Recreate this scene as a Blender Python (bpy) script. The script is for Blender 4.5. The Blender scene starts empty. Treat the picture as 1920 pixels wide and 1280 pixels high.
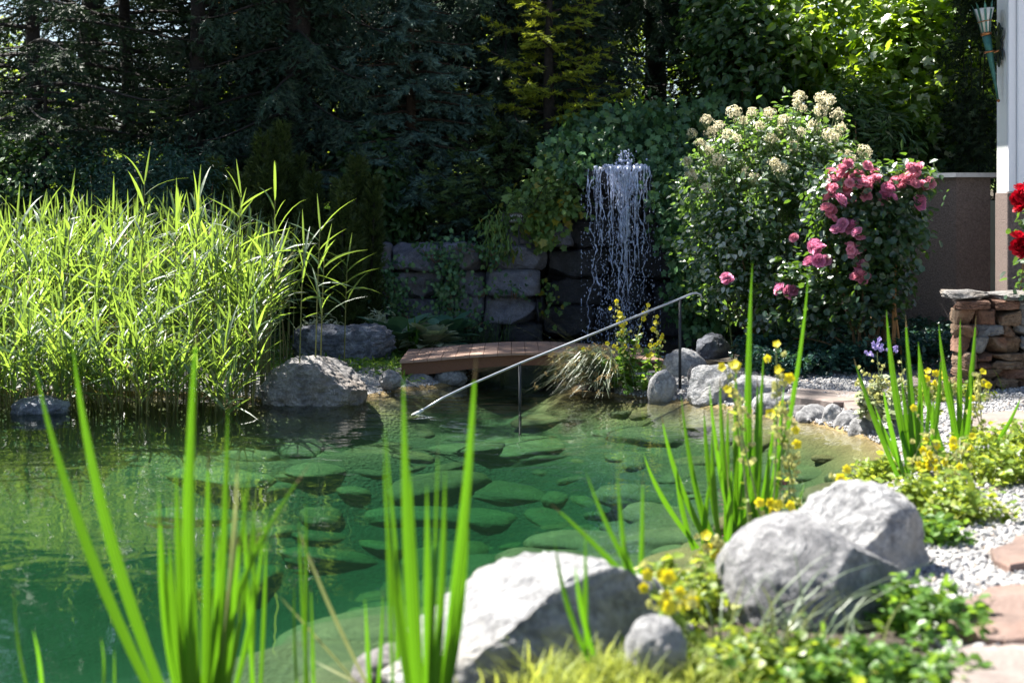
import bpy, math, random
import numpy as np
from mathutils import noise as mnoise, Vector

SC = bpy.context.scene
COL = SC.collection
F = 2667.0            # focal length in photo pixels (50 mm on a 36 mm sensor, 1920 px wide)
EYE = 1.3             # eye height above the water
HOR = 400.0           # photo row of the horizon

# ---------------------------------------------------------------- camera, sky, sun, exposure
cam_d = bpy.data.cameras.new('camera')
cam = bpy.data.objects.new('camera', cam_d); COL.objects.link(cam)
cam.location = (0, 0, EYE); cam.rotation_euler = (math.pi/2, 0, 0)
cam_d.lens = 50; cam_d.sensor_width = 36
cam_d.shift_y = -(640-HOR)/1920
cam_d.clip_start = 0.1; cam_d.clip_end = 2000
cam_d.dof.use_dof = True; cam_d.dof.focus_distance = 11.0; cam_d.dof.aperture_fstop = 2.6
SC.camera = cam

SUN = np.array((-0.52, 0.42, 1.0)); SUN = SUN/np.linalg.norm(SUN)
W = bpy.data.worlds.new('World'); SC.world = W; W.use_nodes = True
wn = W.node_tree.nodes; wl = W.node_tree.links
sky = wn.new('ShaderNodeTexSky'); sky.sky_type = 'NISHITA'; sky.sun_disc = False
sky.sun_elevation = math.asin(SUN[2]); sky.sun_rotation = math.atan2(SUN[0], SUN[1])
bg = wn['Background']; bg.inputs['Strength'].default_value = 0.05
wl.new(sky.outputs[0], bg.inputs['Color'])
sl = bpy.data.lights.new('sun', 'SUN'); sl.energy = 5.0; sl.angle = math.radians(0.5); sl.color = (1.0, 0.96, 0.88)
so = bpy.data.objects.new('sun', sl); COL.objects.link(so)
so.rotation_euler = Vector(SUN).to_track_quat('Z', 'Y').to_euler(); so.location = (-20, 18, 40)
SC.view_settings.view_transform = 'Standard'; SC.view_settings.look = 'None'
SC.view_settings.exposure = 1.95; SC.view_settings.gamma = 1.0
SC.cycles.max_bounces = 8; SC.cycles.diffuse_bounces = 1; SC.cycles.transparent_max_bounces = 12
SC.cycles.use_denoising = True
SC.cycles.caustics_reflective = False; SC.cycles.caustics_refractive = False

# ---------------------------------------------------------------- helpers
def P(px, py, Y):
    """world point seen at photo pixel (px, py) when it stands Y metres away"""
    return np.array(((px-960)/F*Y, Y, EYE-(py-HOR)/F*Y))
def unit(v):
    v = np.asarray(v, float); return v/(np.linalg.norm(v, axis=-1, keepdims=True)+1e-12)
def RNG(s): return np.random.default_rng(s)
LOC = {}
class MB:
    """collects geometry for ONE mesh object"""
    def __init__(s): s.v = []; s.f = []; s.n = 0
    def add(s, verts, faces, mat=0):
        verts = np.asarray(verts, float).reshape(-1, 3)
        groups = {}
        for fa in faces: groups.setdefault(len(fa), []).append(fa)
        for k, g in groups.items(): s.f.append((np.asarray(g, np.int64)+s.n, mat))
        s.v.append(verts); s.n += len(verts)
    def inst(s, tv, tf, O, X, Y, Z, mat=0):
        """copies of a small template: local axes X, Y, Z (already scaled) at origins O"""
        tv = np.asarray(tv, float); O = np.asarray(O, float); n = len(O); k = len(tv)
        if n == 0: return
        v = O[:, None, :] + tv[None, :, 0:1]*X[:, None, :] + tv[None, :, 1:2]*Y[:, None, :] + tv[None, :, 2:3]*Z[:, None, :]
        off = (np.arange(n)*k)[:, None, None]
        groups = {}
        for fa in tf: groups.setdefault(len(fa), []).append(fa)
        for kk, g in groups.items():
            s.f.append(((np.asarray(g, np.int64)[None]+off).reshape(-1, kk)+s.n, mat))
        s.v.append(v.reshape(-1, 3)); s.n += n*k
    def build(s, name, mats, parent=None, origin=None, smooth=False):
        base = np.zeros(3)
        if parent is not None: base = LOC[parent.name]
        org = np.asarray(origin, float) if origin is not None else base
        V = np.concatenate(s.v)-org
        me = bpy.data.meshes.new(name)
        me.vertices.add(len(V)); me.vertices.foreach_set('co', V.astype(np.float32).ravel())
        li = np.concatenate([f.ravel() for f, m in s.f]).astype(np.int32)
        lt = np.concatenate([np.full(len(f), f.shape[1]) for f, m in s.f]).astype(np.int32)
        mi = np.concatenate([np.full(len(f), m) for f, m in s.f]).astype(np.int32)
        ls = np.concatenate(([0], np.cumsum(lt)[:-1])).astype(np.int32)
        me.loops.add(len(li)); me.loops.foreach_set('vertex_index', li)
        me.polygons.add(len(lt)); me.polygons.foreach_set('loop_start', ls); me.polygons.foreach_set('loop_total', lt)
        me.polygons.foreach_set('material_index', mi)
        me.polygons.foreach_set('use_smooth', np.full(len(lt), smooth))
        me.update(calc_edges=True); me.validate()
        for m in (mats if isinstance(mats, (list, tuple)) else [mats]): me.materials.append(m)
        o = bpy.data.objects.new(name, me); COL.objects.link(o)
        if parent is not None: o.parent = parent; o.location = org-base
        else: o.location = org
        LOC[o.name] = org
        return o
def tag(o, label, cat, group=None, kind=None):
    if label: o['label'] = label
    if cat: o['category'] = cat
    if group: o['group'] = group
    if kind: o['kind'] = kind
    return o
def thing(name, loc, label, cat, group=None):
    o = bpy.data.objects.new(name, None); COL.objects.link(o)
    o.location = loc; o.empty_display_size = 0.1; LOC[o.name] = np.asarray(loc, float)
    return tag(o, label, cat, group)
def copy_thing(root, loc, rz=0.0, sc=1.0, label=None):
    r = root.copy(); COL.objects.link(r); r.location = loc; r.rotation_euler = (0, 0, rz); r.scale = (sc, sc, sc)
    if label: r['label'] = label
    for ch in root.children:
        c = ch.copy(); COL.objects.link(c); c.parent = r
        for g in ch.children:
            d = g.copy(); COL.objects.link(d); d.parent = c
    return r

def box(mb, x0, x1, y0, y1, z0, z1, mat=0, bev=0.0):
    c = np.array(((x0+x1)/2, (y0+y1)/2, (z0+z1)/2)); h = np.array((x1-x0, y1-y0, z1-z0))/2
    b = min(bev, *(h*0.9)) if bev else 0
    if not b:
        v = [c+h*np.array((sx, sy, sz)) for sx in (-1, 1) for sy in (-1, 1) for sz in (-1, 1)]
        mb.add(v, [(0, 1, 3, 2), (4, 6, 7, 5), (0, 4, 5, 1), (2, 3, 7, 6), (0, 2, 6, 4), (1, 5, 7, 3)], mat); return
    v = []; idx = {}
    for sx in (-1, 1):
        for sy in (-1, 1):
            for sz in (-1, 1):
                s = np.array((sx, sy, sz))
                for ax in range(3):
                    p = h-b; p = p.copy(); p[ax] = h[ax]
                    idx[(sx, sy, sz, ax)] = len(v); v.append(c+s*p)
    f = []
    for ax in range(3):
        a, d = [(1, 2), (0, 2), (0, 1)][ax]
        for s in (-1, 1):
            q = []
            for (i, j) in ((-1, -1), (1, -1), (1, 1), (-1, 1)):
                t = [0, 0, 0]; t[ax] = s; t[a] = i; t[d] = j; q.append(idx[(*t, ax)])
            f.append(q)
        for (i, j) in ((-1, -1), (-1, 1), (1, -1), (1, 1)):   # edges parallel to ax
            t0 = [0, 0, 0]; t0[a] = i; t0[d] = j; t1 = list(t0); t0[ax] = -1; t1[ax] = 1
            f.append((idx[(*t0, a)], idx[(*t0, d)], idx[(*t1, d)], idx[(*t1, a)]))
    for sx in (-1, 1):
        for sy in (-1, 1):
            for sz in (-1, 1): f.append([idx[(sx, sy, sz, ax)] for ax in range(3)])
    mb.add(v, f, mat)
def tube(mb, pts, rad, n=6, mat=0, cap=True):
    pts = np.asarray(pts, float); m = len(pts); rad = np.broadcast_to(np.asarray(rad, float), (m,))
    T = unit(np.gradient(pts, axis=0)); ref = np.array((0, 0, 1.0)) if abs(T[0][2]) < .9 else np.array((0, 1.0, 0))
    A = unit(np.cross(T, ref)); B = np.cross(T, A)
    an = np.arange(n)*2*math.pi/n
    v = (pts[:, None]+rad[:, None, None]*(np.cos(an)[None, :, None]*A[:, None]+np.sin(an)[None, :, None]*B[:, None])).reshape(-1, 3)
    f = [(i*n+j, i*n+(j+1) % n, (i+1)*n+(j+1) % n, (i+1)*n+j) for i in range(m-1) for j in range(n)]
    if cap: f += [tuple(range(n))[::-1], tuple((m-1)*n+j for j in range(n))]
    mb.add(v, f, mat)
def strip(mb, pts, w, side, fold=0.25, mat=0, veins=0):
    """a leaf blade: three vertices across, folded along the rib"""
    pts = np.asarray(pts, float); m = len(pts); w = np.asarray(w, float)
    T = unit(np.gradient(pts, axis=0)); S = unit(np.asarray(side, float)-T*np.sum(T*side, axis=1, keepdims=True)); N = np.cross(S, T)
    L = pts-S*w[:, None]/2+N*(fold*w/2)[:, None]; R = pts+S*w[:, None]/2+N*(fold*w/2)[:, None]
    if veins:
        k = veins*2+1; u = np.linspace(-1, 1, k); z = np.where(np.arange(k) % 2, -.05, .03)+fold*.5*np.abs(u)
        v = (pts[:, None]+S[:, None]*(u[None, :, None]*w[:, None, None]*.5)+N[:, None]*(z[None, :, None]*w[:, None, None])).reshape(-1, 3)
        mb.add(v, [(i*k+j, i*k+j+1, (i+1)*k+j+1, (i+1)*k+j) for i in range(m-1) for j in range(k-1)], mat); return
    v = np.stack((L, pts, R), 1).reshape(-1, 3); f = []
    for i in range(m-1):
        a = i*3; f += [(a, a+1, a+4, a+3), (a+1, a+2, a+5, a+4)]
    mb.add(v, f, mat)
def bez(B, C, T, m):
    t = np.linspace(0, 1, m)[:, None]; return (1-t)**2*B+2*t*(1-t)*C+t*t*T
# leaf templates: u along the leaf (0..1), v across, w up
OVAL = ([(0, 0, 0), (.3, .3, .1), (.68, .26, .06), (1, 0, -.08), (.68, -.26, .06), (.3, -.3, .1)], [(0, 1, 2, 3), (0, 3, 4, 5)])
ROUND = ([(0, 0, 0), (.2, .36, .1), (.65, .42, .05), (1, 0, -.05), (.65, -.42, .05), (.2, -.36, .1)], [(0, 1, 2, 3), (0, 3, 4, 5)])
NARROW = ([(0, 0, 0), (.35, .13, .05), (.7, .1, -.01), (1, 0, -.12), (.7, -.1, -.01), (.35, -.13, .05)], [(0, 1, 2, 3), (0, 3, 4, 5)])
IVY = ([(0, 0, 0), (.08, .38, .04), (.32, .28, .03), (.5, .52, 0), (.66, .24, .03), (1, 0, -.08), (.66, -.24, .03), (.5, -.52, 0), (.32, -.28, .03), (.08, -.38, .04), (.4, 0, .0)],
       [(10, 0, 1, 2), (10, 2, 3, 4), (10, 4, 5), (10, 5, 6), (10, 6, 7, 8), (10, 8, 9, 0)])
FINGER = ([(0, 0, 0), (.5, .11, 0), (1, 0, 0), (.5, -.11, 0), (.5, 0, .11), (.5, 0, -.11),
           (.25, 0, 0), (.38, .0, .02), (.6, .4, .12), (.5, 0, .02), (.7, -.38, .12), (.7, 0, 0), (1, .24, .22), (.15, 0, 0), (.5, -.34, -.2), (.95, .22, -.16), (.05, 0, 0), (.2, 0, 0), (.4, .36, .05), (.42, -.32, .16)],
          [(0, 1, 2, 3), (0, 4, 2, 5), (6, 7, 8), (7, 9, 10), (9, 11, 12), (13, 6, 14), (9, 11, 15), (16, 17, 18), (16, 17, 19)])
def frames(D, N):
    X = unit(D); Z = unit(N-X*np.sum(X*N, axis=1, keepdims=True)); return X, np.cross(Z, X), Z
def put(mb, tpl, O, D, N, L, Wd=None, mat=0):
    n = len(O); L = np.broadcast_to(np.asarray(L, float), (n,))[:, None]; Wd = L if Wd is None else np.broadcast_to(np.asarray(Wd, float), (n,))[:, None]
    X, Y, Z = frames(np.asarray(D, float), np.asarray(N, float)); mb.inst(tpl[0], tpl[1], O, X*L, Y*Wd, Z*L, mat)
def cloud(mb, rng, C, R, n, size, tpl=OVAL, shell=.55, clump=.16, per=14, droop=.35, up=.6, mat=0, zmin=-9):
    """leaf clumps spread through an ellipsoid C, R"""
    C = np.asarray(C, float); R = np.asarray(R, float); k = max(1, n//per)
    d = unit(rng.normal(size=(k, 3))); r = (shell+(1-shell)*rng.random(k)**.6)*(.86+.2*rng.random(k))
    cc = C+d*r[:, None]*R; cs = clump*(.5+rng.random(k))
    O = np.repeat(cc, per, 0)+rng.normal(size=(k*per, 3))*np.repeat(cs, per)[:, None]*.55
    out = unit((O-C)/R/R)
    N = unit(out*.5+np.array((0, 0, up))+rng.normal(size=O.shape)*.42)
    D = unit(out*.6+rng.normal(size=O.shape)*.7-np.array((0, 0, droop))); D = unit(D-N*np.sum(D*N, 1, keepdims=True)+rng.normal(size=O.shape)*.08)
    ok = O[:, 2] > zmin
    O, N, D = O[ok], N[ok], D[ok]
    put(mb, tpl, O, D, N, size*(.6+.7*rng.random(len(O))), None, mat)
    return cc

# ---------------------------------------------------------------- materials
MAT = {}
def nt(name):
    m = bpy.data.materials.new(name); m.use_nodes = True; t = m.node_tree
    b = t.nodes['Principled BSDF']; o = t.nodes['Material Output']; MAT[name] = m
    return m, t, b, o
def mixc(t, fac, a, b, typ='MIX'):
    n = t.nodes.new('ShaderNodeMix'); n.data_type = 'RGBA'; n.blend_type = typ
    for s, v in ((0, fac), (6, a), (7, b)):
        if hasattr(v, 'is_linked') or isinstance(v, bpy.types.NodeSocket): t.links.new(v, n.inputs[s])
        elif s == 0: n.inputs[0].default_value = v
        else: n.inputs[s].default_value = (*v, 1) if len(v) == 3 else v
    return n.outputs[2]
def noise(t, scale, detail=4, rough=.6, vec=None, dist=0):
    n = t.nodes.new('ShaderNodeTexNoise'); n.inputs['Scale'].default_value = scale; n.inputs['Detail'].default_value = detail
    n.inputs['Roughness'].default_value = rough; n.inputs['Distortion'].default_value = dist
    if vec is not None: t.links.new(vec, n.inputs['Vector'])
    return n.outputs[0]
def ramp(t, fac, stops):
    n = t.nodes.new('ShaderNodeValToRGB'); t.links.new(fac, n.inputs[0]); e = n.color_ramp.elements
    e[0].position, e[0].color = stops[0][0], (*stops[0][1], 1); e[1].position, e[1].color = stops[-1][0], (*stops[-1][1], 1)
    for p, c in stops[1:-1]: x = e.new(p); x.color = (*c, 1)
    return n.outputs[0]
def bump(t, b, h, dist=.01, strength=1.0):
    n = t.nodes.new('ShaderNodeBump'); n.inputs['Distance'].default_value = dist; n.inputs['Strength'].default_value = strength
    t.links.new(h, n.inputs['Height']); t.links.new(n.outputs[0], b.inputs['Normal']); return n
def coord(t, k='Object'): return t.nodes.new('ShaderNodeTexCoord').outputs[k]
def leaf_mat(name, c1, c2, trans, rough=.38, tf=.42, spec=.5, c3=None, th=.93):
    m, t, b, o = nt(name)
    r = t.nodes.new('ShaderNodeNewGeometry').outputs['Random Per Island']
    if 'iris' in name or 'petal' in name:   # single blades and blooms differ from each other
        oi = t.nodes.new('ShaderNodeObjectInfo'); av = t.nodes.new('ShaderNodeMath'); av.operation = 'MULTIPLY_ADD'; av.inputs[1].default_value = .65
        a2 = t.nodes.new('ShaderNodeMath'); a2.operation = 'MULTIPLY'; a2.inputs[1].default_value = .35; t.links.new(r, a2.inputs[0])
        t.links.new(oi.outputs['Random'], av.inputs[0]); t.links.new(a2.outputs[0], av.inputs[2]); r = av.outputs[0]
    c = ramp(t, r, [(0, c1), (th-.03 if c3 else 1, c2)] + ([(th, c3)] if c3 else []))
    t.links.new(c, b.inputs['Base Color']); b.inputs['Roughness'].default_value = rough; b.inputs['Specular IOR Level'].default_value = spec
    tr = t.nodes.new('ShaderNodeBsdfTranslucent')
    tc = mixc(t, r, tuple(x*.7 for x in trans), trans); t.links.new(tc, tr.inputs[0])
    mx = t.nodes.new('ShaderNodeMixShader'); mx.inputs[0].default_value = tf
    t.links.new(b.outputs[0], mx.inputs[1]); t.links.new(tr.outputs[0], mx.inputs[2]); t.links.new(mx.outputs[0], o.inputs[0])
    return m
def plain(name, c, rough=.6, metal=0, spec=.5, var=0, scale=20, bmp=0):
    m, t, b, o = nt(name)
    b.inputs['Base Color'].default_value = (*c, 1); b.inputs['Roughness'].default_value = rough; b.inputs['Metallic'].default_value = metal
    b.inputs['Specular IOR Level'].default_value = spec
    if var or bmp:
        h = noise(t, scale, 5, .65, coord(t))
        if var: t.links.new(ramp(t, h, [(.3, tuple(x*(1-var) for x in c)), (.7, tuple(min(1, x*(1+var)) for x in c))]), b.inputs['Base Color'])
        if bmp: bump(t, b, h, bmp)
    return m
def rock_mat(name, lo, mid, hi, stain=None, scale=1.0, bmp=.02, rough=.75):
    m, t, b, o = nt(name); v = coord(t)
    n1 = noise(t, 5*scale, 8, .7, v, .6); n2 = noise(t, (20 if 'granite' in name else 55)*scale, 6, .75, v); n3 = noise(t, 2.2*scale, 3, .5, v)
    c = ramp(t, n1, [(.28, lo), (.5, mid), (.72, hi)])
    c = mixc(t, ramp(t, n2, [(.42, (.0, .0, .0)), (.62, (1, 1, 1))]), mixc(t, .55, c, lo), c)
    if stain: c = mixc(t, ramp(t, n3, [(.5, (0, 0, 0)), (.68, (.8, .8, .8))]), c, stain)
    if 'algae' in name:
        oi = t.nodes.new('ShaderNodeObjectInfo'); c = mixc(t, .75, c, ramp(t, oi.outputs['Random'], [(0, (.62, .55, .4)), (.5, (.85, .85, .75)), (1, (1.15, 1.08, .8))]), 'MULTIPLY')
    t.links.new(c, b.inputs['Base Color']); b.inputs['Roughness'].default_value = rough
    ad = t.nodes.new('ShaderNodeMath'); ad.operation = 'MULTIPLY_ADD'; t.links.new(n2, ad.inputs[0]); ad.inputs[1].default_value = .25; t.links.new(n1, ad.inputs[2])
    bump(t, b, ad.outputs[0], bmp)
    return m

rock_mat('granite', (.09, .09, .1), (.36, .355, .36), (.62, .61, .6), None, 2.4, .05)
rock_mat('white_granite', (.12, .12, .13), (.58, .575, .58), (.82, .81, .8), (.5, .47, .42), 2.4, .07)
rock_mat('slate', (.05, .055, .075), (.19, .205, .25), (.62, .65, .72), None, 1.7, .06)
rock_mat('brown_granite', (.09, .085, .085), (.36, .335, .33), (.62, .59, .57), (.25, .2, .16), 2.0, .07)
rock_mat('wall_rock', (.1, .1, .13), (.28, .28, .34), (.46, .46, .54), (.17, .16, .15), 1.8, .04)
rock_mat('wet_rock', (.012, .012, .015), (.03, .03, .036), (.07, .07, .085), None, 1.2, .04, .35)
rock_mat('algae_rock', (.07, .062, .022), (.155, .135, .058), (.27, .235, .115), (.09, .082, .03), 1.8, .012)
rock_mat('brown_algae_rock', (.1, .06, .02), (.22, .14, .055), (.34, .23, .1), (.13, .085, .03), 1.8, .012)
rock_mat('flagstone', (.09, .06, .05), (.2, .135, .11), (.28, .2, .17), (.24, .13, .095), .9, .012)
rock_mat('grey_flagstone', (.11, .09, .08), (.24, .195, .175), (.33, .28, .255), (.25, .16, .125), .9, .012)
rock_mat('masonry_brown', (.1, .06, .035), (.42, .28, .18), (.6, .46, .33), (.3, .13, .07), 2.6, .09)
rock_mat('masonry_grey', (.2, .19, .18), (.42, .4, .39), (.62, .6, .58), (.36, .3, .24), 2.6, .09)
rock_mat('masonry_rust', (.1, .04, .025), (.46, .24, .16), (.62, .4, .29), (.16, .08, .05), 2.6, .09)
plain('mortar', (.07, .06, .055), .9, var=.3, scale=60)
plain('roughcast', (.2, .152, .135), .85, var=.4, scale=85, bmp=.03)
plain('cap_stone', (.45, .44, .45), .5, var=.12, scale=40)
plain('render_white', (.8, .81, .8), .8, var=.03, scale=90, bmp=.004)
plain('render_lilac', (.74, .75, .8), .7, var=.02, scale=90, bmp=.002)
plain('pale_green_paint', (.55, .64, .55), .6, var=.05, scale=15)
plain('verdigris', (.035, .13, .11), .45, metal=.4, var=.35, scale=40)
plain('dark_iron', (.03, .045, .045), .4, metal=.6, var=.3, scale=60)
plain('copper', (.3, .13, .05), .35, metal=.8, var=.25, scale=50)
plain('frosted_glass', (.6, .6, .56), .4)
plain('steel', (.33, .36, .4), .35, metal=.75, var=.12, scale=30)
plain('pale_grip', (.75, .76, .74), .5)
plain('dark_post', (.02, .024, .03), .5, metal=.3)
plain('bark', (.022, .017, .014), .9, var=.5, scale=25, bmp=.03)
plain('orange_bark', (.04, .025, .015), .9, var=.4, scale=18, bmp=.03)
plain('stem_green', (.12, .16, .05), .6)
plain('stem_brown', (.16, .1, .05), .8, var=.3, scale=30)
plain('stake_wood', (.4, .2, .07), .7, var=.25, scale=20)
plain('house_orange', (.5, .22, .1), .8, var=.15, scale=3)
plain('house_white', (.75, .75, .74), .8)
plain('roof_tile', (.25, .12, .08), .8, var=.3, scale=9)
plain('window_glass', (.03, .04, .05), .1)
plain('sign_black', (.012, .014, .018), .35)
plain('sign_white', (.7, .74, .78), .5)
# planks
def wood(name, a, b_, rough=.55):
    m, t, b, o = nt(name); v = coord(t)
    mp = t.nodes.new('ShaderNodeMapping'); mp.inputs['Scale'].default_value = (14, 1.6, 14); t.links.new(v, mp.inputs[0])
    n = noise(t, 4, 6, .7, mp.outputs[0], .8)
    r = t.nodes.new('ShaderNodeNewGeometry').outputs['Random Per Island']
    c = ramp(t, n, [(.3, a), (.7, b_)])
    c = mixc(t, .5, c, mixc(t, r, a, b_)); t.links.new(c, b.inputs['Base Color']); b.inputs['Roughness'].default_value = rough
    bump(t, b, n, .006); return m
wood('deck_wood', (.29, .175, .125), (.44, .29, .23)); wood('beam_wood', (.11, .045, .022), (.2, .085, .045), .6)
# leaves
leaf_mat('reed_leaf', (.045, .1, .05), (.1, .18, .08), (.36, .54, .06), .42, .48, 1.0, (.35, .28, .06))
leaf_mat('reed_stem', (.2, .16, .06), (.16, .2, .06), (.3, .3, .08), .5, .25)
leaf_mat('iris_leaf', (.025, .085, .012), (.11, .22, .025), (.17, .43, .012), .45, .5, .35)
leaf_mat('pale_blade', (.3, .34, .14), (.38, .4, .2), (.4, .45, .15), .5, .4)
leaf_mat('spruce', (.01, .024, .014), (.055, .105, .062), (.03, .07, .03), .5, .15, .4)
leaf_mat('blue_spruce', (.016, .045, .036), (.12, .21, .165), (.04, .08, .06), .5, .12, .4)
leaf_mat('dark_conifer', (.008, .02, .008), (.036, .07, .026), (.03, .06, .02), .55, .2, .35)
leaf_mat('golden_yew', (.12, .16, .015), (.42, .5, .05), (.4, .45, .03), .5, .4, .4)
leaf_mat('yew', (.02, .038, .01), (.08, .12, .03), (.07, .1, .02), .5, .2, .35)
leaf_mat('juniper', (.03, .065, .02), (.09, .15, .045), (.04, .07, .02), .5, .2, .35)
leaf_mat('ivy_leaf', (.025, .085, .04), (.13, .27, .1), (.13, .26, .05), .36, .3, .5, (.12, .2, .06))
leaf_mat('ivy_lime', (.08, .17, .04), (.2, .32, .08), (.2, .3, .04), .4, .35, .5, (.3, .25, .03))
leaf_mat('broad_leaf', (.04, .1, .015), (.13, .25, .035), (.42, .62, .025), .42, .5, 1.0, (.6, .66, .5), .86)  # near-white third colour paints sun glints onto a few of the leaves
leaf_mat('dark_leaf', (.03, .075, .025), (.07, .15, .045), (.1, .2, .02), .4, .3, .6)
leaf_mat('shrub_leaf', (.02, .06, .03), (.05, .12, .045), (.26, .46, .05), .4, .4, 1.0, (.62, .66, .58), .7)  # pale share of leaves is a painted stand-in for white glints on gloss
leaf_mat('rose_leaf', (.012, .045, .025), (.035, .08, .035), (.2, .38, .03), .38, .3, 1.0)
leaf_mat('ground_cover', (.015, .06, .05), (.05, .13, .095), (.06, .14, .04), .35, .25, .5)
leaf_mat('sunny_bush', (.08, .16, .02), (.2, .3, .05), (.5, .65, .05), .5, .5, .4)
leaf_mat('creeper_leaf', (.09, .17, .02), (.22, .3, .05), (.5, .6, .05), .42, .45, .5, (.4, .42, .12))
leaf_mat('green_creeper', (.05, .13, .02), (.11, .22, .04), (.3, .5, .04), .4, .42, .5)
leaf_mat('lime_grass', (.2, .26, .04), (.36, .42, .1), (.6, .65, .1), .5, .5, .4)
leaf_mat('sedge_blade', (.07, .12, .06), (.2, .25, .15), (.25, .28, .1), .4, .3, .6)
leaf_mat('sedge_seed', (.3, .2, .08), (.48, .36, .18), (.4, .3, .1), .7, .3)
leaf_mat('hosta_leaf', (.05, .14, .09), (.12, .24, .15), (.1, .22, .06), .35, .25, .6)
leaf_mat('hosta_pale', (.3, .36, .2), (.5, .52, .36), (.4, .5, .2), .35, .3, .6)
leaf_mat('grey_leaf', (.3, .36, .2), (.62, .62, .5), (.5, .58, .3), .4, .35, .6)
leaf_mat('yellow_petal', (.88, .74, .02), (.92, .84, .08), (.95, .8, .01), .5, .4, .3)
leaf_mat('bud', (.4, .42, .14), (.6, .56, .26), (.6, .6, .2), .5, .4)
leaf_mat('pink_petal', (.9, .28, .42), (.97, .52, .62), (1.0, .36, .48), .6, .45, .25)
leaf_mat('mauve_petal', (.78, .2, .42), (.92, .46, .64), (.95, .32, .5), .6, .35, .25)
leaf_mat('red_petal', (.32, .003, .012), (.5, .008, .025), (.6, .005, .02), .5, .35, .3)
leaf_mat('cream_floret', (.8, .72, .5), (.95, .89, .68), (1.0, .93, .68), .7, .55, .3)
leaf_mat('lilac_petal', (.4, .32, .72), (.55, .46, .85), (.5, .4, .8), .6, .35)
leaf_mat('lawn_blade', (.1, .18, .02), (.18, .28, .04), (.35, .5, .04), .6, .4)
plain('dry_tip', (.3, .22, .09), .8, var=.3, scale=40)
# ---------------------------------------------------------------- ground, pond bed, water
POND = np.array([(-7.5, 2.2), (-2.2, 2.9), (-1.0, 3.35), (-.5, 3.8), (-.2, 4.25), (.25, 4.65), (.62, 5.0), (.85, 5.45), (1.2, 6.1), (1.72, 6.85), (2.05, 7.6),
                 (2.05, 8.2), (1.82, 8.9), (1.6, 9.3), (1.1, 9.85), (.85, 10.05), (.45, 10.25), (.42, 11.0), (.5, 11.7), (1.45, 12.0), (1.5, 12.75), (.25, 12.8), (-.05, 12.2), (-.3, 11.6),
                 (-.4, 10.8), (-.8, 10.45), (-1.0, 10.0), (-1.6, 9.75), (-2.2, 10.15), (-3.4, 10.3), (-5.2, 10.4), (-7.5, 9.0), (-8.5, 5.5)])
def pond_sd(x, y):
    A = POND; B = np.roll(POND, -1, 0); d2 = np.full(x.shape, 1e9); ins = np.zeros(x.shape, bool)
    for (ax, ay), (bx, by) in zip(A, B):
        ex, ey = bx-ax, by-ay; t = np.clip(((x-ax)*ex+(y-ay)*ey)/(ex*ex+ey*ey), 0, 1)
        d2 = np.minimum(d2, (x-ax-t*ex)**2+(y-ay-t*ey)**2)
        c = ((ay > y) != (by > y)); ins ^= c & (x < (bx-ax)*(y-ay)/np.where(by == ay, 1e-9, by-ay)+ax)
    d = np.sqrt(d2); return np.where(ins, -d, d)
def sm(a, b, x):
    t = np.clip((x-a)/(b-a), 0, 1); return t*t*(3-2*t)
def wob(x, y):
    return (np.sin(x*2.3+1.3*np.sin(y*1.7))+np.sin(y*2.9+x*.8)+.6*np.sin(x*6.1+y*4.3)+.5*np.sin(y*7.3-x*3.7))/3
def ground_z(x, y):
    x = np.asarray(x, float); y = np.asarray(y, float); d = pond_sd(x, y)
    dep = .26*sm(-.12, .6, -d)-.016+.24*sm(.9, 1.7, -d)+.2*sm(1.5, 2.6, -d)
    dep = dep+.03*wob(x*1.7, y*1.7)*sm(.2, .8, -d)
    z = .012+.115*sm(-.1, .5, d)-.01+.05*sm(.5, 2.5, d)+.012*wob(x, y)*sm(.1, .5, d)
    # right hand path rises gently to the house
    z = z+.12*sm(2.6, 4.0, x)*sm(7, 11, y)
    # bank behind the retaining wall
    top = 1.0+.75*sm(.1, .5, x)*(1-sm(2.2, 3.2, x))
    z = z+(top-.15)*sm(13.42, 13.56, y)*sm(-2.1, -1.9, x)*(1-sm(2.3, 2.6, x))
    z = z+.75*sm(11.6, 14.2, y)*(1-sm(-2.1, -1.9, x))
    z = z+1.2*sm(11.8, 14.5, y)*sm(2.3, 2.6, x)
    z = z+1.35*sm(15, 26, y)+.5*sm(26, 60, y)
    return np.where(d < 0, -dep, z)
def gz(x, y): return float(ground_z(np.array([x]), np.array([y]))[0])
xs = np.unique(np.concatenate([np.arange(-7, 6, .07), np.arange(-25, -7, .5), np.arange(6, 25, .5), np.linspace(-400, -25, 14), np.linspace(25, 400, 14)]))
ys = np.unique(np.concatenate([np.arange(1.5, 15, .07), np.arange(-12, 1.5, .5), np.arange(15, 40, .5), np.linspace(-400, -12, 12), np.linspace(40, 500, 14)]))
GX, GY = np.meshgrid(xs, ys); GZ = ground_z(GX, GY); D_ = pond_sd(GX, GY)
nx, ny = len(xs), len(ys)
mb = MB(); ii = (np.arange(ny-1)[:, None]*nx+np.arange(nx-1)[None]).ravel()
mb.add(np.stack((GX, GY, GZ), -1).reshape(-1, 3), np.stack((ii, ii+1, ii+nx+1, ii+nx), 1))
m, t, b, o = nt('ground_mix'); v = coord(t)
at = t.nodes.new('ShaderNodeVertexColor'); at.layer_name = 'cover'
sp = t.nodes.new('ShaderNodeSeparateColor'); t.links.new(at.outputs[0], sp.inputs[0])
nA = noise(t, 3, 5, .6, v); nB = noise(t, 45, 4, .7, v)
vo = t.nodes.new('ShaderNodeTexVoronoi'); vo.inputs['Scale'].default_value = 42; t.links.new(v, vo.inputs['Vector'])
soil = ramp(t, nA, [(.3, (.02, .014, .009)), (.7, (.06, .045, .028))])
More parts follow.
